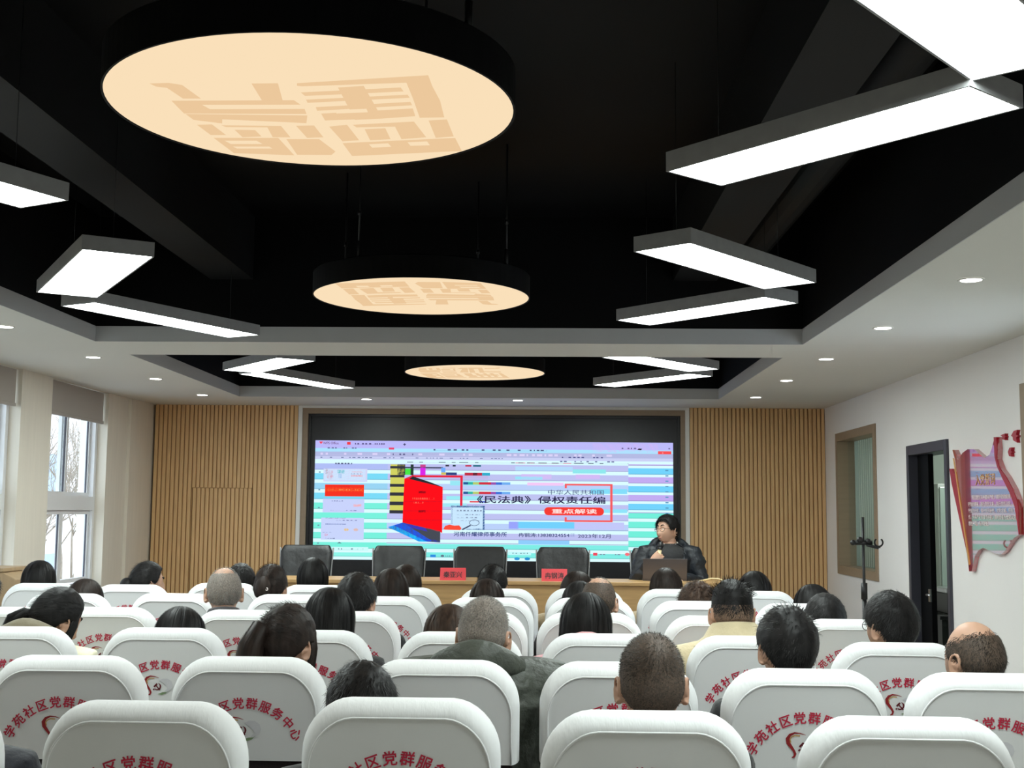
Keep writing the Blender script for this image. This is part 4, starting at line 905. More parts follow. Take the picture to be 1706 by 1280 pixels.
def hand(mb, wrist, fwd, palm_n, curl=0.35, side=1, spread=0.09, k=1.0):
    """five-fingered hand; fwd points along the fingers, palm_n out of the palm, side = which side the thumb leaves"""
    f = np.array(fwd, float); f /= np.linalg.norm(f); p = np.array(palm_n, float); p -= f * np.dot(p, f); p /= np.linalg.norm(p); s = np.cross(f, p) * side
    W = np.array(wrist, float); rings = []
    for t, hw, th in ((-0.01, 0.024, 0.018), (0.02, 0.034, 0.017), (0.05, 0.040, 0.015), (0.08, 0.040, 0.013), (0.092, 0.036, 0.011)):
        c = W + f * t * k; rings.append([c + s * hw * k * math.cos(a) + p * th * k * math.sin(a) for a in [2 * PI * q / 14 for q in range(14)]])
    mb.loft(rings)
    for i, (off, ln) in enumerate(((0.030, 0.072), (0.010, 0.080), (-0.010, 0.075), (-0.029, 0.060))):
        b = W + f * 0.084 * k + s * off * k; d = f + s * (off * spread * 12); d /= np.linalg.norm(d)
        pts = [b - d * 0.015 * k, b]; ang = 0.0
        for j, fr in enumerate((0.45, 0.32, 0.23)):
            ang += curl * (1.0 if j else 0.8); dd = d * math.cos(ang) + p * math.sin(ang); pts.append(pts[-1] + dd * ln * fr * k)
        mb.tube(pts, [0.0088 * k, 0.0092 * k, 0.0085 * k, 0.0078 * k, 0.0062 * k], 8)
    b = W + f * 0.022 * k + s * 0.028 * k
    d1 = f * 0.55 + s * 0.75 + p * 0.45; d1 /= np.linalg.norm(d1); d2 = f * 0.85 + s * 0.25 + p * 0.55; d2 /= np.linalg.norm(d2)
    mb.tube([b - d1 * 0.012 * k, b + d1 * 0.030 * k, b + d1 * 0.030 * k + d2 * 0.030 * k, b + d1 * 0.030 * k + d2 * 0.054 * k], [0.0125 * k, 0.0115 * k, 0.0098 * k, 0.007 * k], 8)
DEF = dict(sh=(0.185, 0.255, 0.965), el=((-0.235, 0.335, 0.70), (0.235, 0.335, 0.70)), wr=((-0.13, 0.535, 0.63), (0.13, 0.535, 0.63)),
           hf=((0.25, 0.9, -0.25), (-0.25, 0.9, -0.25)), hp=((0, -0.2, -1), (0, -0.2, -1)), curl=(0.3, 0.3))
def body_mb(P=DEF, head=True):
    mb = MB()
    mb.loft([ell(0, cy, z, a, b) for z, a, b, cy in TORSO])
    if head:
        G = sph_grid(); H = head_pt(G) + HC; mb.loft([list(r) for r in H])
        for sx in (-1, 1):
            c = HC + np.array([sx * 0.076, -0.008, -0.012]); rim = []
            for t in np.linspace(-0.5, 5.3, 18):
                u = 0.017 * math.cos(t); v = 0.031 * math.sin(t) + 0.002
                rim.append(c + np.array([sx * (0.011 - 0.25 * u), -u * 1.0 + 0.002 + 0.15 * v * -1, v]))
            mb.tube(rim, 0.0048, 8)
            mb.tube([c + np.array([-sx * 0.008, 0.006, 0.02]), c + np.array([sx * 0.008, 0, 0.0]), c + np.array([-sx * 0.004, 0.008, -0.026])], [(0.004, 0.016), (0.004, 0.017), (0.004, 0.011)], 10)
            mb.ball(c + np.array([sx * 0.004, 0.008, -0.026]), (0.006, 0.008, 0.009))
    for i, sx in enumerate((-1, 1)):
        sh = np.array([sx * P['sh'][0], P['sh'][1], P['sh'][2]]); el = np.array(P['el'][i]); wr = np.array(P['wr'][i])
        mb.tube([sh + np.array([-sx * 0.05, 0, -0.01]), sh, (sh * 0.6 + el * 0.4), el, el * 0.6 + wr * 0.4, wr], [0.05, 0.052, 0.047, 0.040, 0.038, 0.026], 14)
        hand(mb, wr, P['hf'][i], P['hp'][i], P['curl'][i], 1 if i == 0 else -1)
        mb.tube([(sx * 0.085, 0.27, 0.50), (sx * 0.10, 0.45, 0.50), (sx * 0.11, 0.68, 0.49), (sx * 0.11, 0.72, 0.44), (sx * 0.11, 0.70, 0.25), (sx * 0.11, 0.68, 0.10)], [0.085, 0.080, 0.060, 0.055, 0.050, 0.036], 14)
        mb.tube([(sx * 0.11, 0.655, 0.04), (sx * 0.112, 0.72, 0.05), (sx * 0.12, 0.85, 0.025)], [(0.035, 0.035), (0.04, 0.035), (0.018, 0.038)], 12)
    return mb
def garment_mb(P, puff, hem=0.50, sleeve=0.0):
    mb = MB(); rings = []
    for z, a, b, cy in TORSO:
        if z < hem or z > 1.03: continue
        rings.append(ell(0, cy, z, a + puff, b + puff))
    rings.append(ell(0, 0.25, 1.04, 0.085, 0.078)); rings.append(ell(0, 0.252, 1.055, 0.078, 0.074))
    mb.loft(rings)
    for i, sx in enumerate((-1, 1)):
        sh = np.array([sx * P['sh'][0], P['sh'][1], P['sh'][2]]); el = np.array(P['el'][i]); wr = np.array(P['wr'][i])
        d = wr - el; d /= np.linalg.norm(d)
        mb.tube([sh + np.array([-sx * 0.07, 0, 0.012]), sh + np.array([0, 0, 0.004]), sh * 0.6 + el * 0.4, el, el * 0.5 + wr * 0.5, wr - d * 0.012], [0.048 + puff * 0.7, 0.054 + puff * 0.85, 0.050 + puff, 0.045 + puff, 0.042 + puff, 0.034 + puff * 0.8], 16)
    return mb
def wrinkle(V, amp, scale, seed, stretch=(1, 1, 1)):
    V = V.copy(); c = np.array([0, 0.26])
    for i in range(len(V)):
        p = V[i]; n = noise.fractal(Vector((p[0] * scale * stretch[0] + seed * 7.1, p[1] * scale * stretch[1], p[2] * scale * stretch[2] + seed)), 0.8, 2.0, 3)
        h = Vector((p[0], p[1] - 0.26, 0.0)); h.normalize()
        V[i] = p + np.array(h) * n * amp
    return V
BODY_V, BODY_F = remesh_obj(body_mb(), 0.0048, 2, 0.08)
GARM = {}
for nm, puff, am, sc in (('jacket', 0.014, 0.008, 9), ('coat', 0.026, 0.012, 8), ('puffer', 0.046, 0.020, 9)):
    V, Fc = remesh_obj(garment_mb(DEF, puff), 0.011, 4, 0.6)
    GARM[nm] = (wrinkle(V, am, sc, puff * 100, (1, 1, 2.2 if nm == 'puffer' else 1)), Fc)
tm = MB(); tm.loft([ell(0, cy, z, a + 0.012, b + 0.012) for z, a, b, cy in TORSO if z < 0.65])
for sx in (-1, 1):
    tm.tube([(sx * 0.085, 0.26, 0.495), (sx * 0.10, 0.45, 0.50), (sx * 0.11, 0.69, 0.485), (sx * 0.11, 0.725, 0.43), (sx * 0.11, 0.705, 0.25), (sx * 0.11, 0.685, 0.075)], [0.098, 0.095, 0.078, 0.070, 0.068, 0.058], 16)
TROU_V, TROU_F = remesh_obj(tm, 0.013, 3, 0.5)
def shoe_mb(sx):
    m = MB(); m.loft([[(sx * 0.113 + sx * 0.006 * (y - 0.62) * 10 * 0.3 + hw * math.cos(t), y, 0.004 + max(0.0, h * (0.5 + 0.5 * math.sin(t)))) for t in [2 * PI * k / 14 for k in range(14)]] for y, hw, h in ((0.615, 0.026, 0.07), (0.63, 0.036, 0.095), (0.70, 0.042, 0.10), (0.77, 0.047, 0.07), (0.85, 0.044, 0.052), (0.895, 0.026, 0.035))])
    return m
SKIN = mat('skin', rgb(190, 148, 124), 0.5, var=(14, 0.06)); SKIN.node_tree.nodes['Principled BSDF'].inputs['Subsurface Weight'].default_value = 0.08
SKIN.node_tree.nodes['Principled BSDF'].inputs['Subsurface Radius'].default_value = (0.01, 0.004, 0.002)
EYE = mat('eye', rgb(226, 222, 216), 0.2, var=(20, 0.02)); IRIS = mat('iris', (0.012, 0.008, 0.006, 1), 0.15, var=(20, 0.1))
HAIR = {'black': (0.010, 0.009, 0.009, 1), 'brownblack': (0.030, 0.022, 0.016, 1), 'darkbrown': (0.022, 0.014, 0.011, 1), 'brown': (0.052, 0.030, 0.020, 1), 'grey': (0.20, 0.19, 0.175, 1)}
HMAT = {k: mat('hair_' + k, v, 0.5, spec=0.22, var=(60, 0.5), stretch=(1, 1, 0.15)) for k, v in HAIR.items()}
SMIX = {'black': 0.35, 'brownblack': 0.80, 'darkbrown': 0.6, 'brown': 0.6, 'grey': 0.72}
STUB = {k: mat('cropped_hair_' + k, tuple(c * SMIX[k] + q * (1 - SMIX[k]) for c, q in zip(v[:3], rgb(142, 114, 94)[:3])) + (1,), 0.65, var=(220, 0.5)) for k, v in HAIR.items()}
CLOTH = {'black': (0.010, 0.010, 0.011, 1), 'charcoal': rgb(58, 56, 60), 'navy': rgb(18, 20, 32), 'olive': rgb(70, 74, 66), 'cream': rgb(232, 226, 196), 'pink': rgb(206, 152, 156), 'beige': rgb(206, 190, 154), 'darkgreen': rgb(38, 48, 42), 'tan': rgb(176, 156, 124), 'white': rgb(224, 224, 220), 'khaki': rgb(116, 106, 84)}
CMAT = {k: mat('cloth_' + k, v, 0.75, sheen=0.15, bump=(22, 0.35), var=(14, 0.08)) for k, v in CLOTH.items()}
CMAT['fur'] = mat('cream_fur', rgb(206, 190, 160), 0.9, sheen=0.3, bump=(70, 0.6), var=(50, 0.2)); CMAT['puff_olive'] = mat('olive_padded_cloth', rgb(62, 66, 58), 0.55, bump=(20, 0.7), var=(12, 0.1))
CMAT['trousers'] = mat('dark_trousers', (0.014, 0.014, 0.017, 1), 0.8, bump=(30, 0.2), var=(12, 0.1)); CMAT['shoe'] = mat('black_shoe', (0.012, 0.011, 0.011, 1), 0.4, var=(20, 0.2))

# --- hair geometry, in head space
HLAZ = np.radians([0, 40, 62, 78, 90, 100, 112, 126, 145, 180]); HLZ = np.array([-0.56, -0.52, -0.42, -0.16, 0.02, 0.06, 0.02, 0.40, 0.60, 0.62])
def hair_mask(d, lift=0.0):
    az = np.abs(np.arctan2(d[..., 0], -d[..., 1])); zh = np.interp(az, HLAZ, HLZ) + lift
    return sstep(0.0, 0.13, d[..., 2] - zh)
def rand_dirs(n, rs): 
    v = rs.normal(size=(n, 3)); return v / np.linalg.norm(v, axis=1)[:, None]
def cap_mesh(thick, lift=0.0, nu=72, nv=48, rough=0.0, seed=0):
    """closed scalp shell; thick(d, mask) gives its thickness"""
    G = sph_grid(nu, nv); msk = hair_mask(G, lift); t = thick(G, msk) * np.clip(msk * 1.6, 0, 1)
    if rough:
        for i in range(G.shape[0]):
            for j in range(nu):
                t[i, j] *= 1 + rough * noise.noise(Vector(G[i, j] * 9) + Vector((seed * 3.3, 0, 0)))
    P = head_pt(G) * 1.0; outp = P + G * (t + 0.0012)[..., None]; inn = P - G * 0.004
    V = np.concatenate([outp.reshape(-1, 3), [head_pt(np.array([0, 0, 1.0])) + np.array([0, 0, float(t[-1].mean()) + 0.0012])]]); Fc = []
    N = nu; keep = msk > 0.02
    for i in range(G.shape[0] - 1):
        for j in range(nu):
            k = (j + 1) % nu
            if keep[i, j] or keep[i + 1, j] or keep[i, k] or keep[i + 1, k]: Fc.append((i * N + j, i * N + k, (i + 1) * N + k, (i + 1) * N + j))
    top = (G.shape[0] - 1) * N; ap = len(V) - 1
    for j in range(nu): Fc.append((top + j, top + (j + 1) % nu, ap))
    # points outside the hairline sink under the skin
    sink = (msk <= 0.02).reshape(-1); V[:-1][sink] = (P - G * 0.003).reshape(-1, 3)[sink]
    return V, Fc
def strands(roots, nrm, flow, length, width, lift, segs=3, gravity=0.0, rs=None):
    """ribbon hairs growing from the scalp"""
    n = len(roots); V = []; Fc = []
    side = np.cross(flow, nrm); side /= (np.linalg.norm(side, axis=1)[:, None] + 1e-9)
    p = roots.copy(); d = flow * (1 - lift[:, None]) + nrm * lift[:, None]; d /= np.linalg.norm(d, axis=1)[:, None]
    pts = [p.copy()]
    for s in range(segs):
        p = p + d * (length / segs)[:, None]; d = d + np.array([0, 0, -gravity]) ; d /= np.linalg.norm(d, axis=1)[:, None]; pts.append(p.copy())
    pts = np.array(pts)
    for i in range(n):
        o = len(V)
        for s in range(segs + 1):
            w_ = width * (1 - 0.75 * s / segs); V.append(pts[s, i] - side[i] * w_); V.append(pts[s, i] + side[i] * w_)
        for s in range(segs): Fc.append((o + 2 * s, o + 2 * s + 1, o + 2 * s + 3, o + 2 * s + 2))
    return V, Fc
def flow_dirs(d, whorl=np.array([0.15, -0.45, 0.85])):
    """hair runs away from the whorl over the skull and down the sides"""
    wv = whorl / np.linalg.norm(whorl); f = d - wv * (d @ wv)[:, None] * 1.0; f = d * 0 + (-(wv - d * (d @ wv)[:, None]))
    f = f - d * np.sum(f * d, axis=1)[:, None]; f += 1e-4; return f / np.linalg.norm(f, axis=1)[:, None]
def surf_normals(d):
    e = np.stack([d[:, 0] / 0.0755, d[:, 1] / 0.097, d[:, 2] / 0.118], 1); return e / np.linalg.norm(e, axis=1)[:, None]
def scalp_strands(n, rs, lenf, thickf, width, liftv, lift_hl=0.0, jitter=0.25, gravity=0.0, flow=None, keepf=None, segs=3):
    d = rand_dirs(n * 2, rs); mk = hair_mask(d, lift_hl); keep = mk > rs.uniform(0.1, 0.7, len(d))
    if keepf is not None: keep &= keepf(d) > rs.uniform(0, 1, len(d))
    d = d[keep][:n]; mk = mk[keep][:n]; nn = surf_normals(d)
    f = (flow(d) if flow is not None else flow_dirs(d)) + rs.normal(size=d.shape) * jitter; f -= nn * np.sum(f * nn, axis=1)[:, None]; f /= np.linalg.norm(f, axis=1)[:, None]
    roots = head_pt(d) + nn * (thickf(d, mk) * 0.75)[:, None]
    return strands(roots, nn, f, lenf(d) * rs.uniform(0.7, 1.15, len(d)), width, np.clip(liftv + rs.normal(size=len(d)) * 0.08, 0.02, 0.95), segs, gravity, rs)
def merge(parts):
    V = []; Fc = []
    for v, f in parts:
        o = len(V); V += [tuple(p) for p in v]; Fc += [tuple(o + i for i in q) for q in f]
    return np.array(V), Fc
def curtain(zt, rs, az_max=118, bulge=1.0, flare=0.0, n=64, m=26, part=0.0, rough=0.009, nape_in=0.0):
    """a hanging head of hair: zt = how far below the head centre it ends"""
    V = []; A = np.radians(np.linspace(-az_max, az_max, n)); Fc = []; R = []
    for i in range(m):
        t = i / (m - 1); row = []
        for j, a in enumerate(A):
            # crown to widest level follows the skull, then hangs
            if t < 0.5:
                pol = t / 0.5 * PI / 2; d = np.array([math.sin(a) * math.sin(pol), -math.cos(a) * math.sin(pol), math.cos(pol)]); p = head_pt(d) + d * 0.016 * bulge * (0.6 + 0.4 * math.sin(pol))
            else:
                q = (t - 0.5) / 0.5; d = np.array([math.sin(a), -math.cos(a), 0]); p0 = head_pt(d) + d * 0.016 * bulge
                k = 1 + flare * q - 0.10 * q * q - nape_in * q * q * max(0.0, math.cos(a)); p = np.array([p0[0] * k, p0[1] * (k - 0.10 * q), -zt * q])
            wob = noise.noise(Vector((a * 7, t * 1.3, rs.uniform(0, 1e-3) + zt * 31))) * rough + noise.noise(Vector((a * 22, t * 1.0, zt * 17))) * rough * 0.5
            dd = np.array([math.sin(a), -math.cos(a), 0.0]); p = p + dd * wob * min(1.0, t * 3)
            if t > 0.97: p[2] += rs.uniform(-0.008, 0.008)
            row.append(p)
        R.append(row)
    R = np.array(R); inner = R.copy(); cen = R.mean(axis=1, keepdims=True); inner[..., :2] = cen[..., :2] * 0 + R[..., :2] * 0.86
    V = np.concatenate([R.reshape(-1, 3), inner.reshape(-1, 3)]); o = n * m
    for i in range(m - 1):
        for j in range(n - 1):
            Fc.append((i * n + j, i * n + j + 1, (i + 1) * n + j + 1, (i + 1) * n + j)); Fc.append((o + i * n + j, o + (i + 1) * n + j, o + (i + 1) * n + j + 1, o + i * n + j + 1))
    for j in range(n - 1): Fc.append(((m - 1) * n + j, (m - 1) * n + j + 1, o + (m - 1) * n + j + 1, o + (m - 1) * n + j))
    for i in range(m - 1):
        Fc.append((i * n, (i + 1) * n, o + (i + 1) * n, o + i * n)); Fc.append((i * n + n - 1, o + i * n + n - 1, o + (i + 1) * n + n - 1, (i + 1) * n + n - 1))
    # loose ribbons lying on the curtain
    rib = []
    for _ in range(620):
        a = rs.uniform(0, n - 1.001); i0 = int(rs.uniform(0, m * 0.55)); i1 = min(m - 1, i0 + int(rs.uniform(8, m * 0.6))); pts = []
        for i in range(i0, i1 + 1, 2):
            j = int(np.clip(a + rs.normal() * 0.12, 0, n - 2)); fr = a - int(a); P = R[i, j] * (1 - fr) + R[i, min(j + 1, n - 1)] * fr
            dd = np.array([P[0], P[1], 0.0]); dd /= (np.linalg.norm(dd) + 1e-6); pts.append(P + dd * rs.uniform(0.001, 0.0035) + np.array([0, 0, 0.002 if i < m * 0.4 else 0]))
        if len(pts) < 3: continue
        pts = np.array(pts); tang = np.cross(pts[-1] - pts[0], np.array([pts[len(pts) // 2][0], pts[len(pts) // 2][1], 0.05])); tang /= np.linalg.norm(tang) + 1e-9
        v = []; k = len(pts)
        for q, P in enumerate(pts):
            w_ = 0.0011 * (1 - 0.7 * abs(2 * q / (k - 1) - 1)); v += [P - tang * w_, P + tang * w_]
        rib.append((v, [(2 * q, 2 * q + 1, 2 * q + 3, 2 * q + 2) for q in range(k - 1)]))
    return merge([(V, Fc)] + rib)
def tail(pts, rad, rs, nstr=90):
    mb = MB(); mb.tube(pts, rad, 14); out = [(mb.v, mb.f)]; P = np.array(pts)
    for _ in range(nstr):
        a = rs.uniform(0, 2 * PI); v = []; 
        for i in range(len(P)):
            t = P[min(i + 1, len(P) - 1)] - P[max(i - 1, 0)]; t /= np.linalg.norm(t); u = np.cross(t, [1, 0, 0.01]); u /= np.linalg.norm(u); q = np.cross(t, u); r_ = rad[i] * rs.uniform(0.95, 1.12)
            c = P[i] + u * r_ * math.cos(a) + q * r_ * math.sin(a); sd = -u * math.sin(a) + q * math.cos(a); v += [c - sd * 0.0012, c + sd * 0.0012]
        out.append((v, [(2 * k, 2 * k + 1, 2 * k + 3, 2 * k + 2) for k in range(len(P) - 1)]))
    return merge(out)
def hair_geo(style, seed):
    """returns list of (name, verts, faces, use_stubble_material) in head space"""
    rs = np.random.RandomState(seed); C = lambda v: (lambda d, m: np.full(d.shape[:-1], v))
    L = lambda v: (lambda d: np.full(len(d), v))
    if style in ('short', 'spiky', 'shortflat', 'curly', 'fade'):
        top = {'short': 0.020, 'spiky': 0.022, 'shortflat': 0.020, 'curly': 0.026, 'fade': 0.015}[style]; side = {'short': 0.010, 'spiky': 0.008, 'shortflat': 0.014, 'curly': 0.020, 'fade': 0.002}[style]
        z0, z1 = ((0.30, 0.62) if style == 'fade' else (-0.25, 0.6))
        th = lambda d, m: side + (top - side) * sstep(z0, z1, d[..., 2])
        V, Fc = cap_mesh(th, 0.0, rough=0.5 if style == 'curly' else 0.22, seed=seed)
        lf = {'short': 0.030, 'spiky': 0.030, 'shortflat': 0.036, 'curly': 0.035, 'fade': 0.022}[style]; lv = {'short': 0.22, 'spiky': 0.55, 'shortflat': 0.10, 'curly': 0.4, 'fade': 0.25}[style]
        lenf = (lambda d: lf * (0.45 + 0.55 * sstep(-0.3, 0.6, d[:, 2])) if style != 'fade' else 0.004 + lf * sstep(0.3, 0.65, d[:, 2]))
        liftv = lv if style != 'fade' else 0.3
        out = [(V, Fc), scalp_strands(4200, rs, lenf, th, 0.0013, liftv, jitter=0.5 if style == 'curly' else 0.28, gravity=0.12 if style != 'spiky' else 0.05)]
        if style == 'spiky':
            out[1] = scalp_strands(1500, rs, lambda d: 0.022 + 0 * d[:, 0], th, 0.0013, 0.12, jitter=0.25, gravity=0.1, keepf=lambda d: 1 - sstep(0.3, 0.75, d[:, 2]))
            out.append(scalp_strands(1300, rs, lambda d: 0.026 + 0 * d[:, 0], th, 0.0013, 0.5, jitter=0.35, gravity=0.02, keepf=lambda d: sstep(0.35, 0.7, d[:, 2])))
        if style == 'fade':
            tb = lambda d, m: 0.0018 + 0 * d[..., 2]
            Vt, Ft = cap_mesh(lambda d, m: 0.016 * sstep(0.25, 0.75, d[..., 2]) + 0.001, 0.0, rough=0.2, seed=seed)
            d_ = Vt / np.linalg.norm(Vt, axis=1)[:, None]; keepv = d_[:, 2] > 0.34
            Ft2 = [f for f in Ft if all(keepv[i] for i in f)]; Vs, Fs = cap_mesh(tb, 0.0)
            tip = scalp_strands(1100, rs, lambda d: 0.03 + 0 * d[:, 0], lambda d, m: 0.018 + 0 * m, 0.0012, 0.5, jitter=0.3, keepf=lambda d: sstep(0.45, 0.7, d[:, 2]), flow=lambda d: np.tile([0.35, -0.3, 0.2], (len(d), 1)))
            nv = scalp_strands(6000, rs, lambda d: 0.013 + 0 * d[:, 0], lambda d, m: 0.0045 + 0.011 * sstep(0.25, 0.75, d[..., 2]), 0.0011, 0.12, keepf=lambda d: sstep(-0.15, 0.42, d[:, 2]), gravity=0.1)
            V, Fc = merge([(Vt, Ft2), nv, tip]); return [('hair', V, Fc, 0), ('faded_sides', Vs, Fs, 1)]
        V, Fc = merge(out); return [('hair', V, Fc, 0)]
    if style == 'crew':
        th = lambda d, m: 0.003 + 0.007 * sstep(0.2, 0.75, d[..., 2]); Vs, Fs = cap_mesh(th, 0.0, rough=0.1)
        st = scalp_strands(5200, rs, lambda d: 0.005 + 0.007 * sstep(0.0, 0.7, d[:, 2]), th, 0.0009, 0.45, jitter=0.35, segs=2)
        V, Fc = merge([st]); return [('hair', V, Fc, 0), ('cropped_scalp', Vs, Fs, 1)]
    if style in ('bald', 'thin'):
        # ring of hair round a bare or thinning crown
        zb = 0.62 if style == 'bald' else 0.80
        def kf(d):
            e = 1 - sstep(zb - 0.16, zb + 0.04, d[:, 2] * 0.95 - 0.35 * np.clip(-d[:, 1], 0, 1) * (0.35 if style == 'bald' else -0.3) + 0.25 * np.clip(d[:, 1], 0, 1))
            return e if style == 'bald' else np.clip(e + 0.25, 0, 1)
        th = lambda d, m: (0.0045 if style == 'thin' else 0.004) + 0 * d[..., 2]
        G = sph_grid(72, 48); Vs, Fs = cap_mesh(lambda d, m: th(d, m) * (kf(d.reshape(-1, 3)).reshape(d.shape[:-1])), 0.0)
        dn = Vs / np.linalg.norm(Vs, axis=1)[:, None]; kv = kf(dn); Fs2 = [f for f in Fs if min(kv[i] for i in f) > (0.30 if style == 'bald' else 0.27)]
        st = scalp_strands(3800, rs, L(0.013 if style == 'thin' else 0.015), th, 0.0010, 0.22, keepf=kf, jitter=0.3, gravity=0.1, segs=2)
        V, Fc = merge([st]); return [('hair', V, Fc, 0), ('cropped_scalp', Vs, Fs2, 1)]
    if style in ('bob', 'bobshort', 'long'):
        zt = {'bob': 0.150, 'bobshort': 0.105, 'long': 0.30}[style] + rs.uniform(-0.01, 0.01)
        V, Fc = curtain(zt, rs, az_max=112, bulge={'bob': 1.35, 'bobshort': 1.1, 'long': 1.2}[style], flare=0.10 if style == 'bob' else (0.16 if style == 'long' else -0.02), nape_in=0.25 if style == 'bobshort' else 0.05)
        V2, F2_ = cap_mesh(C(0.014), -0.05, rough=0.1); V, Fc = merge([(V, Fc), (V2, F2_)]); return [('hair', V, Fc, 0)]
    if style in ('ponytail', 'lowtail', 'tail', 'bun', 'clip'):
        th = lambda d, m: 0.014 + 0.004 * sstep(0.2, 0.8, d[..., 2]); V, Fc = cap_mesh(th, 0.0, rough=0.18, seed=seed)
        knot = {'ponytail': np.array([-0.02, -0.088, 0.035]), 'lowtail': np.array([-0.035, -0.088, -0.025]), 'tail': np.array([0.0, -0.092, -0.03]), 'bun': np.array([-0.01, -0.108, -0.02]), 'clip': np.array([0.0, -0.095, 0.0])}[style]
        kd = knot / np.linalg.norm(knot); fl = lambda d: (kd - d * (d @ kd)[:, None])
        st = scalp_strands(1500, rs, L(0.05), th, 0.0011, 0.06, jitter=0.12, flow=fl)
        parts = [(V, Fc), st]
        if style == 'ponytail': parts.append(tail([knot + np.array([0, 0.03, -0.01]), knot + np.array([-0.004, -0.028, 0.0]), knot + np.array([-0.012, -0.045, -0.05]), knot + np.array([-0.018, -0.042, -0.12]), knot + np.array([-0.02, -0.03, -0.20]), knot + np.array([-0.02, -0.02, -0.27])], [0.026, 0.034, 0.042, 0.044, 0.038, 0.016], rs))
        if style == 'lowtail': parts.append(tail([knot + np.array([0, 0.03, 0.01]), knot + np.array([-0.012, -0.02, 0]), knot + np.array([-0.035, -0.035, -0.03]), knot + np.array([-0.05, -0.03, -0.09]), knot + np.array([-0.045, -0.02, -0.14])], [0.024, 0.030, 0.036, 0.032, 0.012], rs))
        if style == 'tail': parts.append(tail([knot + np.array([0, 0.03, 0.0]), knot + np.array([0.005, -0.02, -0.01]), knot + np.array([0.012, -0.03, -0.06]), knot + np.array([0.014, -0.02, -0.15])], [0.022, 0.026, 0.028, 0.010], rs))
        if style in ('bun', 'clip'):
            mb = MB(); mb.ball(knot + np.array([0, -0.012, 0]), (0.052, 0.040, 0.044) if style == 'bun' else (0.046, 0.026, 0.062), 20, 14); parts.append((mb.v, mb.f))
        if style in ('lowtail', 'ponytail'):
            # a loose lock falling in front of the ear
            for q in range(5): parts.append(tail([np.array([0.074, 0.04 - q * 0.004, 0.05]), np.array([0.084, 0.045 - q * 0.005, 0.0]), np.array([0.086, 0.045 - q * 0.006, -0.06]), np.array([0.078, 0.05 - q * 0.005, -0.12])], [0.007, 0.008, 0.007, 0.002], rs, 6))
        V, Fc = merge(parts); return [('hair', V, Fc, 0)]

def rot_head(yaw, pitch, roll):
    return np.array(Matrix.Rotation(math.radians(yaw), 3, 'Z') @ Matrix.Rotation(-math.radians(pitch), 3, 'X') @ Matrix.Rotation(math.radians(roll), 3, 'Y'))
class Pose:
    def __init__(s, yaw, pitch, roll, shift, lift=0.035): s.lift = lift; s.R = rot_head(yaw, pitch, roll); s.shift = np.array(shift, float)
    def __call__(s, V, w=None):
        V = np.asarray(V, float)
        if w is None: w = sstep(1.035, 1.125, V[:, 2])
        H = (V - PIV) @ s.R.T + PIV; out = V * (1 - w[:, None]) + H * w[:, None]
        out = out + sstep(0.48, 1.0, V[:, 2])[:, None] * s.shift
        out[:, 2] += s.lift * sstep(0.48, 0.98, V[:, 2]) * (1 - w)
        return out
def collar(kind, colour, parent, pose, rs, zup=0.0):
    mb = MB(); m = CMAT[colour]
    nm = 'collar'
    if kind == 'fur':
        mb.tube([(0.115 * math.sin(a), 0.245 - 0.095 * math.cos(a), 1.035 + 0.018 * math.cos(a)) for a in np.linspace(-2.6, 2.6, 26)], 0.030, 12); nm = 'fur_collar'; m = CMAT['fur']
        fb = []
        v0 = np.array(mb.v); c = v0.mean(0)
        for p in v0[rs.randint(0, len(v0), 1500)]:
            d = np.array([p[0], p[1] - 0.245, 0.6 * (p[2] - 1.02)]) + rs.normal(size=3) * 0.03; d /= np.linalg.norm(d); s = np.cross(d, rs.normal(size=3)); s /= np.linalg.norm(s)
            fb.append(([p - s * 0.0012, p + s * 0.0012, p + d * 0.018], [(0, 1, 2)]))
        V, Fc = merge([(mb.v, mb.f)] + fb)
    elif kind == 'hood':
        mb.tube([(0.13 * math.sin(a), 0.235 - 0.105 * math.cos(a) , 1.02 + 0.035 * math.cos(a) - 0.02 * abs(math.sin(a))) for a in np.linspace(-2.3, 2.3, 22)], [(0.03 + 0.025 * math.cos(a) ** 2 * (math.cos(a) > 0), 0.032 + 0.012 * max(0, math.cos(a))) for a in np.linspace(-2.3, 2.3, 22)], 14); nm = 'hood'
        V, Fc = wrinkle(np.array(mb.v), 0.012, 14, zup * 10 + 2), mb.f
        V[:, 2] += zup * sstep(0.36, 0.16, V[:, 1])
    else:
        hi = {'stand': 1.115, 'low': 1.085, 'lapel': 1.16}[kind]; rr = {'stand': 0.076, 'low': 0.080, 'lapel': 0.088}[kind]
        R = lambda z, a, t: [(a * math.cos(q), 0.252 + a * 0.98 * math.sin(q) + t, z + 0.012 * -math.sin(q)) for q in [2 * PI * k / 32 for k in range(32)]]
        rings = [R(1.01, rr + 0.030, 0), R(1.035, rr + 0.012, 0), R(hi - 0.01, rr, 0), R(hi, rr - 0.004, 0), R(hi - 0.006, rr - 0.012, 0), R(1.03, rr - 0.010, 0)]
        if kind == 'lapel': rings = [R(1.02, rr + 0.075, -0.01), R(1.03, rr + 0.062, -0.008), R(1.075, rr + 0.030, -0.003), R(hi - 0.008, rr + 0.004, 0), R(hi, rr - 0.004, 0), R(hi - 0.008, rr - 0.012, 0), R(1.03, rr - 0.010, 0)]
        mb.loft(rings, cap=False); V, Fc = np.array(mb.v), mb.f
    return mesh_obj(nm, pose(V, np.full(len(V), 0.12)), Fc, m, parent, recalc=True) if kind == 'hood' else mesh_obj(nm, pose(V), Fc, m, parent, recalc=True)

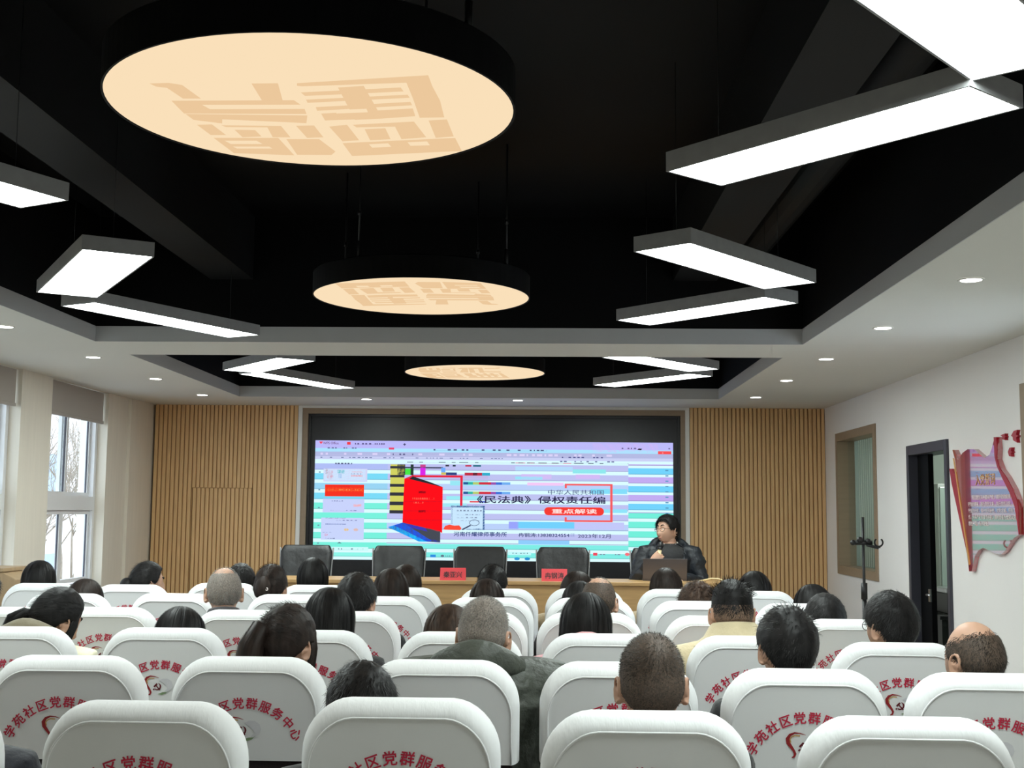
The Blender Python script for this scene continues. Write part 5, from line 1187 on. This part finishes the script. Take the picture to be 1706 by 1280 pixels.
def glasses(parent, pose, m, name='glasses'):
    mb = MB()
    for sx in (-1, 1):
        c = np.array([sx * 0.032, 0.098, 0.008])
        mb.tube([c + np.array([0.023 * math.cos(t), -0.004 * abs(math.cos(t)) * (1 if math.cos(t) * sx > 0 else 0), 0.0165 * math.sin(t)]) for t in np.linspace(0, 2 * PI, 22)], 0.0014, 6)
        mb.tube([c + np.array([sx * 0.022, -0.004, 0.006]), np.array([sx * 0.074, 0.06, 0.014]), np.array([sx * 0.083, 0.0, 0.016]), np.array([sx * 0.084, -0.02, 0.004])], 0.0016, 6)
    mb.tube([(-0.010, 0.099, 0.012), (0, 0.101, 0.014), (0.010, 0.099, 0.012)], 0.0014, 6)
    V = np.array(mb.v) + HC
    return mesh_obj(name, pose(V, np.ones(len(V))), mb.f, m, parent, recalc=True)
def face_parts(parent, pose):
    for sx in (-1, 1):
        mb = MB(); d = np.array([sx * 0.33, 0.93, 0.085]); d /= np.linalg.norm(d); c = head_pt(d) + HC - d * 0.0065
        mb.ball(c, (0.0135, 0.0105, 0.0095), 14, 10, 0); mb.ball(c + np.array([sx * -0.001, 0.0072, 0]), (0.0052, 0.0042, 0.0052), 12, 8, 1)
        V = np.array(mb.v); mesh_obj('eye', pose(V, np.ones(len(V))), mb.f, [EYE, IRIS], parent, mb.m, recalc=True)
        mb = MB(); pts = []
        for t in np.linspace(0, 1, 6):
            dd = np.array([sx * (0.14 + 0.36 * t), 0.95 - 0.16 * t, 0.30 + 0.07 * math.sin(t * PI * 0.8)]); dd /= np.linalg.norm(dd); pts.append(head_pt(dd) + HC + dd * 0.001)
        mb.tube(pts, [(0.004, 0.006), (0.0045, 0.0065), (0.0045, 0.0065), (0.004, 0.0055), (0.003, 0.004), (0.001, 0.001)], 6)
        V = np.array(mb.v); mesh_obj('eyebrow', pose(V, np.ones(len(V))), mb.f, HMAT['black'], parent, recalc=True)

SEATY = 0.0
EXTRA = {(2, 5): (0.07, 0.0, 0.09), (3, 6): (-0.06, 0.0, 0.055), (3, 7): (0.0, 0.0, 0.055), (3, 2): (0.03, 0.0, 0.05), (3, 8): (0.0, 0, 0.05), (1, 3): (0.07, 0, 0.05), (4, 1): (-0.06, 0, 0.09), (1, 6): (0.03, 0, 0.035)}
def make_person(key, spec, idx):
    hx, top, yaw, pitch, roll, style, hcol, gar, gcol, desc = spec
    cx, dy, turn = CH[key]; rs = np.random.RandomState(100 + idx)
    topoff = {'crew': 0.006, 'bald': 0.0, 'thin': 0.004}.get(style, 0.018)
    bx, by, lift = EXTRA.get(key, (0.0, 0.0, 0.035)); cx = cx + bx
    dz = top - (HC[2] + 0.118 + topoff); dx = hx - cx
    fw = 0.0
    bow = math.radians(pitch); dz += 0.10 * (1 - math.cos(bow)) 
    pose = Pose(yaw, pitch, roll, (dx - math.sin(math.radians(roll)) * 0.12, fw, dz), lift)
    fem = style in ('bob', 'long', 'ponytail', 'lowtail', 'tail', 'bun', 'clip', 'bobshort')
    V = BODY_V.copy(); 
    if fem: V[:, 0] *= np.where(V[:, 2] < 1.0, 0.94, 1.0)
    o = mesh_obj('person', pose(V), BODY_F, SKIN)
    o.location = (cx, ROWY[key[0]] + dy + 0.02, 0)
    tag(o, desc, 'person', 'seated audience')
    for name, HV, HF, stub in hair_geo(style, 500 + idx):
        P = HV + HC; hw = np.ones(len(P)); lowm = P[:, 2] < 1.06
        ob = mesh_obj(name, pose(P, np.maximum(sstep(0.90, 1.06, P[:, 2]), 0.0)), HF, (STUB if stub else HMAT)[hcol], o, recalc=False)
    g = {'jacket': 'jacket', 'coat': 'coat', 'puffer': 'puffer', 'hoodcoat': 'coat', 'furcoat': 'coat', 'collarcoat': 'coat'}[gar]
    GV, GF = GARM[g]; GV = GV.copy()
    if fem: GV[:, 0] *= 0.95
    if g == 'puffer': GV[:, 0] *= 1.06
    cm = CMAT['puff_olive'] if g == 'puffer' else CMAT[gcol]
    mesh_obj('jacket' if g != 'coat' else 'coat', pose(GV), GF, cm, o)
    kind = {'jacket': 'stand', 'coat': 'low', 'puffer': 'hood', 'hoodcoat': 'hood', 'furcoat': 'fur', 'collarcoat': 'lapel'}[gar]
    colr = ('khaki' if gcol == 'cream' else gcol) if gar == 'hoodcoat' else ('puff_olive' if g == 'puffer' else gcol)
    collar(kind, colr, o, pose, rs, 0.012 if g == 'puffer' else (0.03 if gcol == 'pink' else 0.045))
    TV = TROU_V.copy(); mesh_obj('trousers', TV, TROU_F, CMAT['trousers'], o)
    for sx in (-1, 1): shoe_mb(sx).build('shoe', CMAT['shoe'], o)
    face_parts(o, pose)
    if key in ((3, 8), (1, 5)): glasses(o, pose, M['black_plastic'])
    if style == 'clip':
        mb = MB(); p0 = np.array([-0.03, -0.118, -0.012])
        mb.tube([p0, p0 + np.array([0.03, -0.006, 0.0])], 0.0035, 6)
        for q in range(4): mb.tube([p0 + np.array([0.030 + q * 0.010 + 0.006 * math.cos(t), -0.008, 0.0 + 0.007 * math.sin(t)]) for t in np.linspace(0, 2 * PI, 12)], 0.002, 6)
        Vc = np.array(mb.v) + HC; oc_ = mesh_obj('hair_clip', pose(Vc, np.ones(len(Vc))), mb.f, M['white_print'], o, recalc=True); oc_['label'] = 'white hair clip'
    return o
for i, (key, spec) in enumerate(PPL.items()): make_person(key, spec, i)

# ---------------------------------------------------------------- the speaker, facing the audience
def make_speaker():
    # built facing +y in the same seated frame, then turned towards the audience
    P = dict(sh=(0.195, 0.255, 0.965), el=((-0.25, 0.34, 0.735), (0.275, 0.36, 0.74)), wr=((-0.05, 0.50, 0.785), (0.165, 0.485, 0.895)),
             hf=((0.5, 0.85, -0.1), (-0.62, -0.10, 0.62)), hp=((0.0, -0.1, -1), (0.1, -0.55, -0.2)), curl=(0.3, 0.95))
    mic_c = np.array([0.082, 0.505, 1.02])
    pose = Pose(-48, -3, 4, (0, 0.05, 0.0), 0.05)     # in his own frame he looks to the screen at his side
    V, Fc = remesh_obj(body_mb(P), 0.0035, 2, 0.35)
    def tuck(A):
        # legs drawn in under the table
        A = np.array(A, float); k = (A[:, 2] < 0.66) & (A[:, 1] > 0.30); A[k, 1] = 0.30 + (A[k, 1] - 0.30) * 0.66; return A
    V = tuck(V)
    o = mesh_obj('person', pose(V), Fc, SKIN)
    tag(o, 'speaker in a dark hooded jacket and glasses, holding a microphone and looking at the screen', 'person')
    for name, HV, HF, stub in hair_geo('short', 999):
        mesh_obj(name, pose(HV + HC, np.ones(len(HV))), HF, HMAT['black'], o)
    face_parts(o, pose); glasses(o, pose, M['dark_metal'])
    d = np.array([0, 0.88, -0.47]); mb = MB(); pts = []
    for t in np.linspace(-1, 1, 7):
        dd = np.array([0.20 * t, 0.89 - 0.03 * abs(t), -0.475]); dd /= np.linalg.norm(dd); pts.append(head_pt(dd) + HC + dd * 0.0005)
    mb.tube(pts, [(0.002, 0.002), (0.0045, 0.004), (0.006, 0.004), (0.0055, 0.004), (0.006, 0.004), (0.0045, 0.004), (0.002, 0.002)], 8)
    LV = np.array(mb.v); mesh_obj('lips', pose(LV, np.ones(len(LV))), mb.f, mat('lips', rgb(176, 108, 98), 0.45, var=(20, 0.05)), o, recalc=True)
    # black sweater, open dark jacket with a big hood
    sm = MB(); sm.loft([ell(0, cy, z, a + 0.008, b + 0.010) for z, a, b, cy in TORSO if 0.5 <= z <= 1.0] + [ell(0, 0.252, 1.03, 0.085, 0.075), ell(0, 0.253, 1.05, 0.070, 0.068)])
    SV, SF = remesh_obj(sm, 0.012, 3, 0.6); mesh_obj('sweater', pose(SV), SF, CMAT['black'], o)
    mb = MB(); mb.tube([(0.066 * math.cos(t), 0.256 + 0.064 * math.sin(t), 1.052 - 0.018 * math.sin(t)) for t in np.linspace(0, 2 * PI, 28)], 0.005, 6)
    NV = np.array(mb.v); mesh_obj('shirt_collar', pose(NV, np.zeros(len(NV))), mb.f, CMAT['white'], o, recalc=True)
    JV, JF = remesh_obj(garment_mb(P, 0.024), 0.010, 4, 0.7); JV = wrinkle(JV, 0.014, 9, 5, (1, 1, 2.0))
    opn = lambda p: p[1] > 0.30 and abs(p[0]) < 0.030 + 0.075 * float(sstep(0.72, 1.0, p[2])) and p[2] > 0.6 and p[1] < 0.46
    JF2 = [f for f in JF if not any(opn(JV[i]) for i in f)]
    jo = mesh_obj('jacket', pose(JV), JF2, mat('speaker_jacket_cloth', rgb(20, 25, 32), 0.55, bump=(24, 0.4), var=(12, 0.12)), o)
    so_ = jo.modifiers.new('thickness', 'SOLIDIFY'); so_.thickness = 0.008; so_.offset = -1
    hm = MB(); hm.tube([(0.135 * math.sin(a), 0.225 - 0.10 * math.cos(a), 1.015 + 0.045 * math.cos(a) - 0.015 * abs(math.sin(a))) for a in np.linspace(-2.35, 2.35, 24)], [(0.034 + 0.03 * max(0, math.cos(a)), 0.036 + 0.016 * max(0, math.cos(a))) for a in np.linspace(-2.35, 2.35, 24)], 14)
    HV = wrinkle(np.array(hm.v), 0.012, 12, 3); mesh_obj('hood', pose(HV, np.zeros(len(HV))), hm.f, jo.data.materials[0], jo, recalc=True)
    TV = tuck(TROU_V); mesh_obj('trousers', TV, TROU_F, CMAT['trousers'], o)
    for sx in (-1, 1):
        sm_ = shoe_mb(sx); sm_.v = [tuple(q) for q in tuck(sm_.v)]; sm_.build('shoe', CMAT['shoe'], o)
    o.rotation_euler = (0, 0, PI); o.location = (1.03, 10.50, STZ - 0.055)
    # microphone in his hand
    W = Matrix.Translation(o.location) @ Matrix.Rotation(PI, 4, 'Z')
    hand_c = np.array(P['wr'][1]) + np.array([-0.055, 0.0, 0.055]); sh = np.array([0, 0.05, 0.0])
    mp = pose(np.array([hand_c + np.array([-0.005, -0.028, 0.0])]), np.zeros(1))[0]
    mt = thing('microphone', W @ Vector(mp), 'black-headed microphone with pale handle in the speaker\'s hand', 'microphone')
    ax = Vector((0.16, 0.12, 0.96)).normalized(); mt.rotation_euler = Vector((0, 0, 1)).rotation_difference(ax).to_euler()
    m = MB(); m.tube([(0, 0, -0.10), (0, 0, 0.055)], [0.012, 0.017], 14); m.build('handle', M['cream'], mt)
    m = MB(); m.ball((0, 0, 0.085), (0.026, 0.026, 0.030), 16, 12); m.tube([(0, 0, 0.05), (0, 0, 0.07)], [0.019, 0.022], 14); m.build('foam_head', M['black_plastic'], mt)
make_speaker()
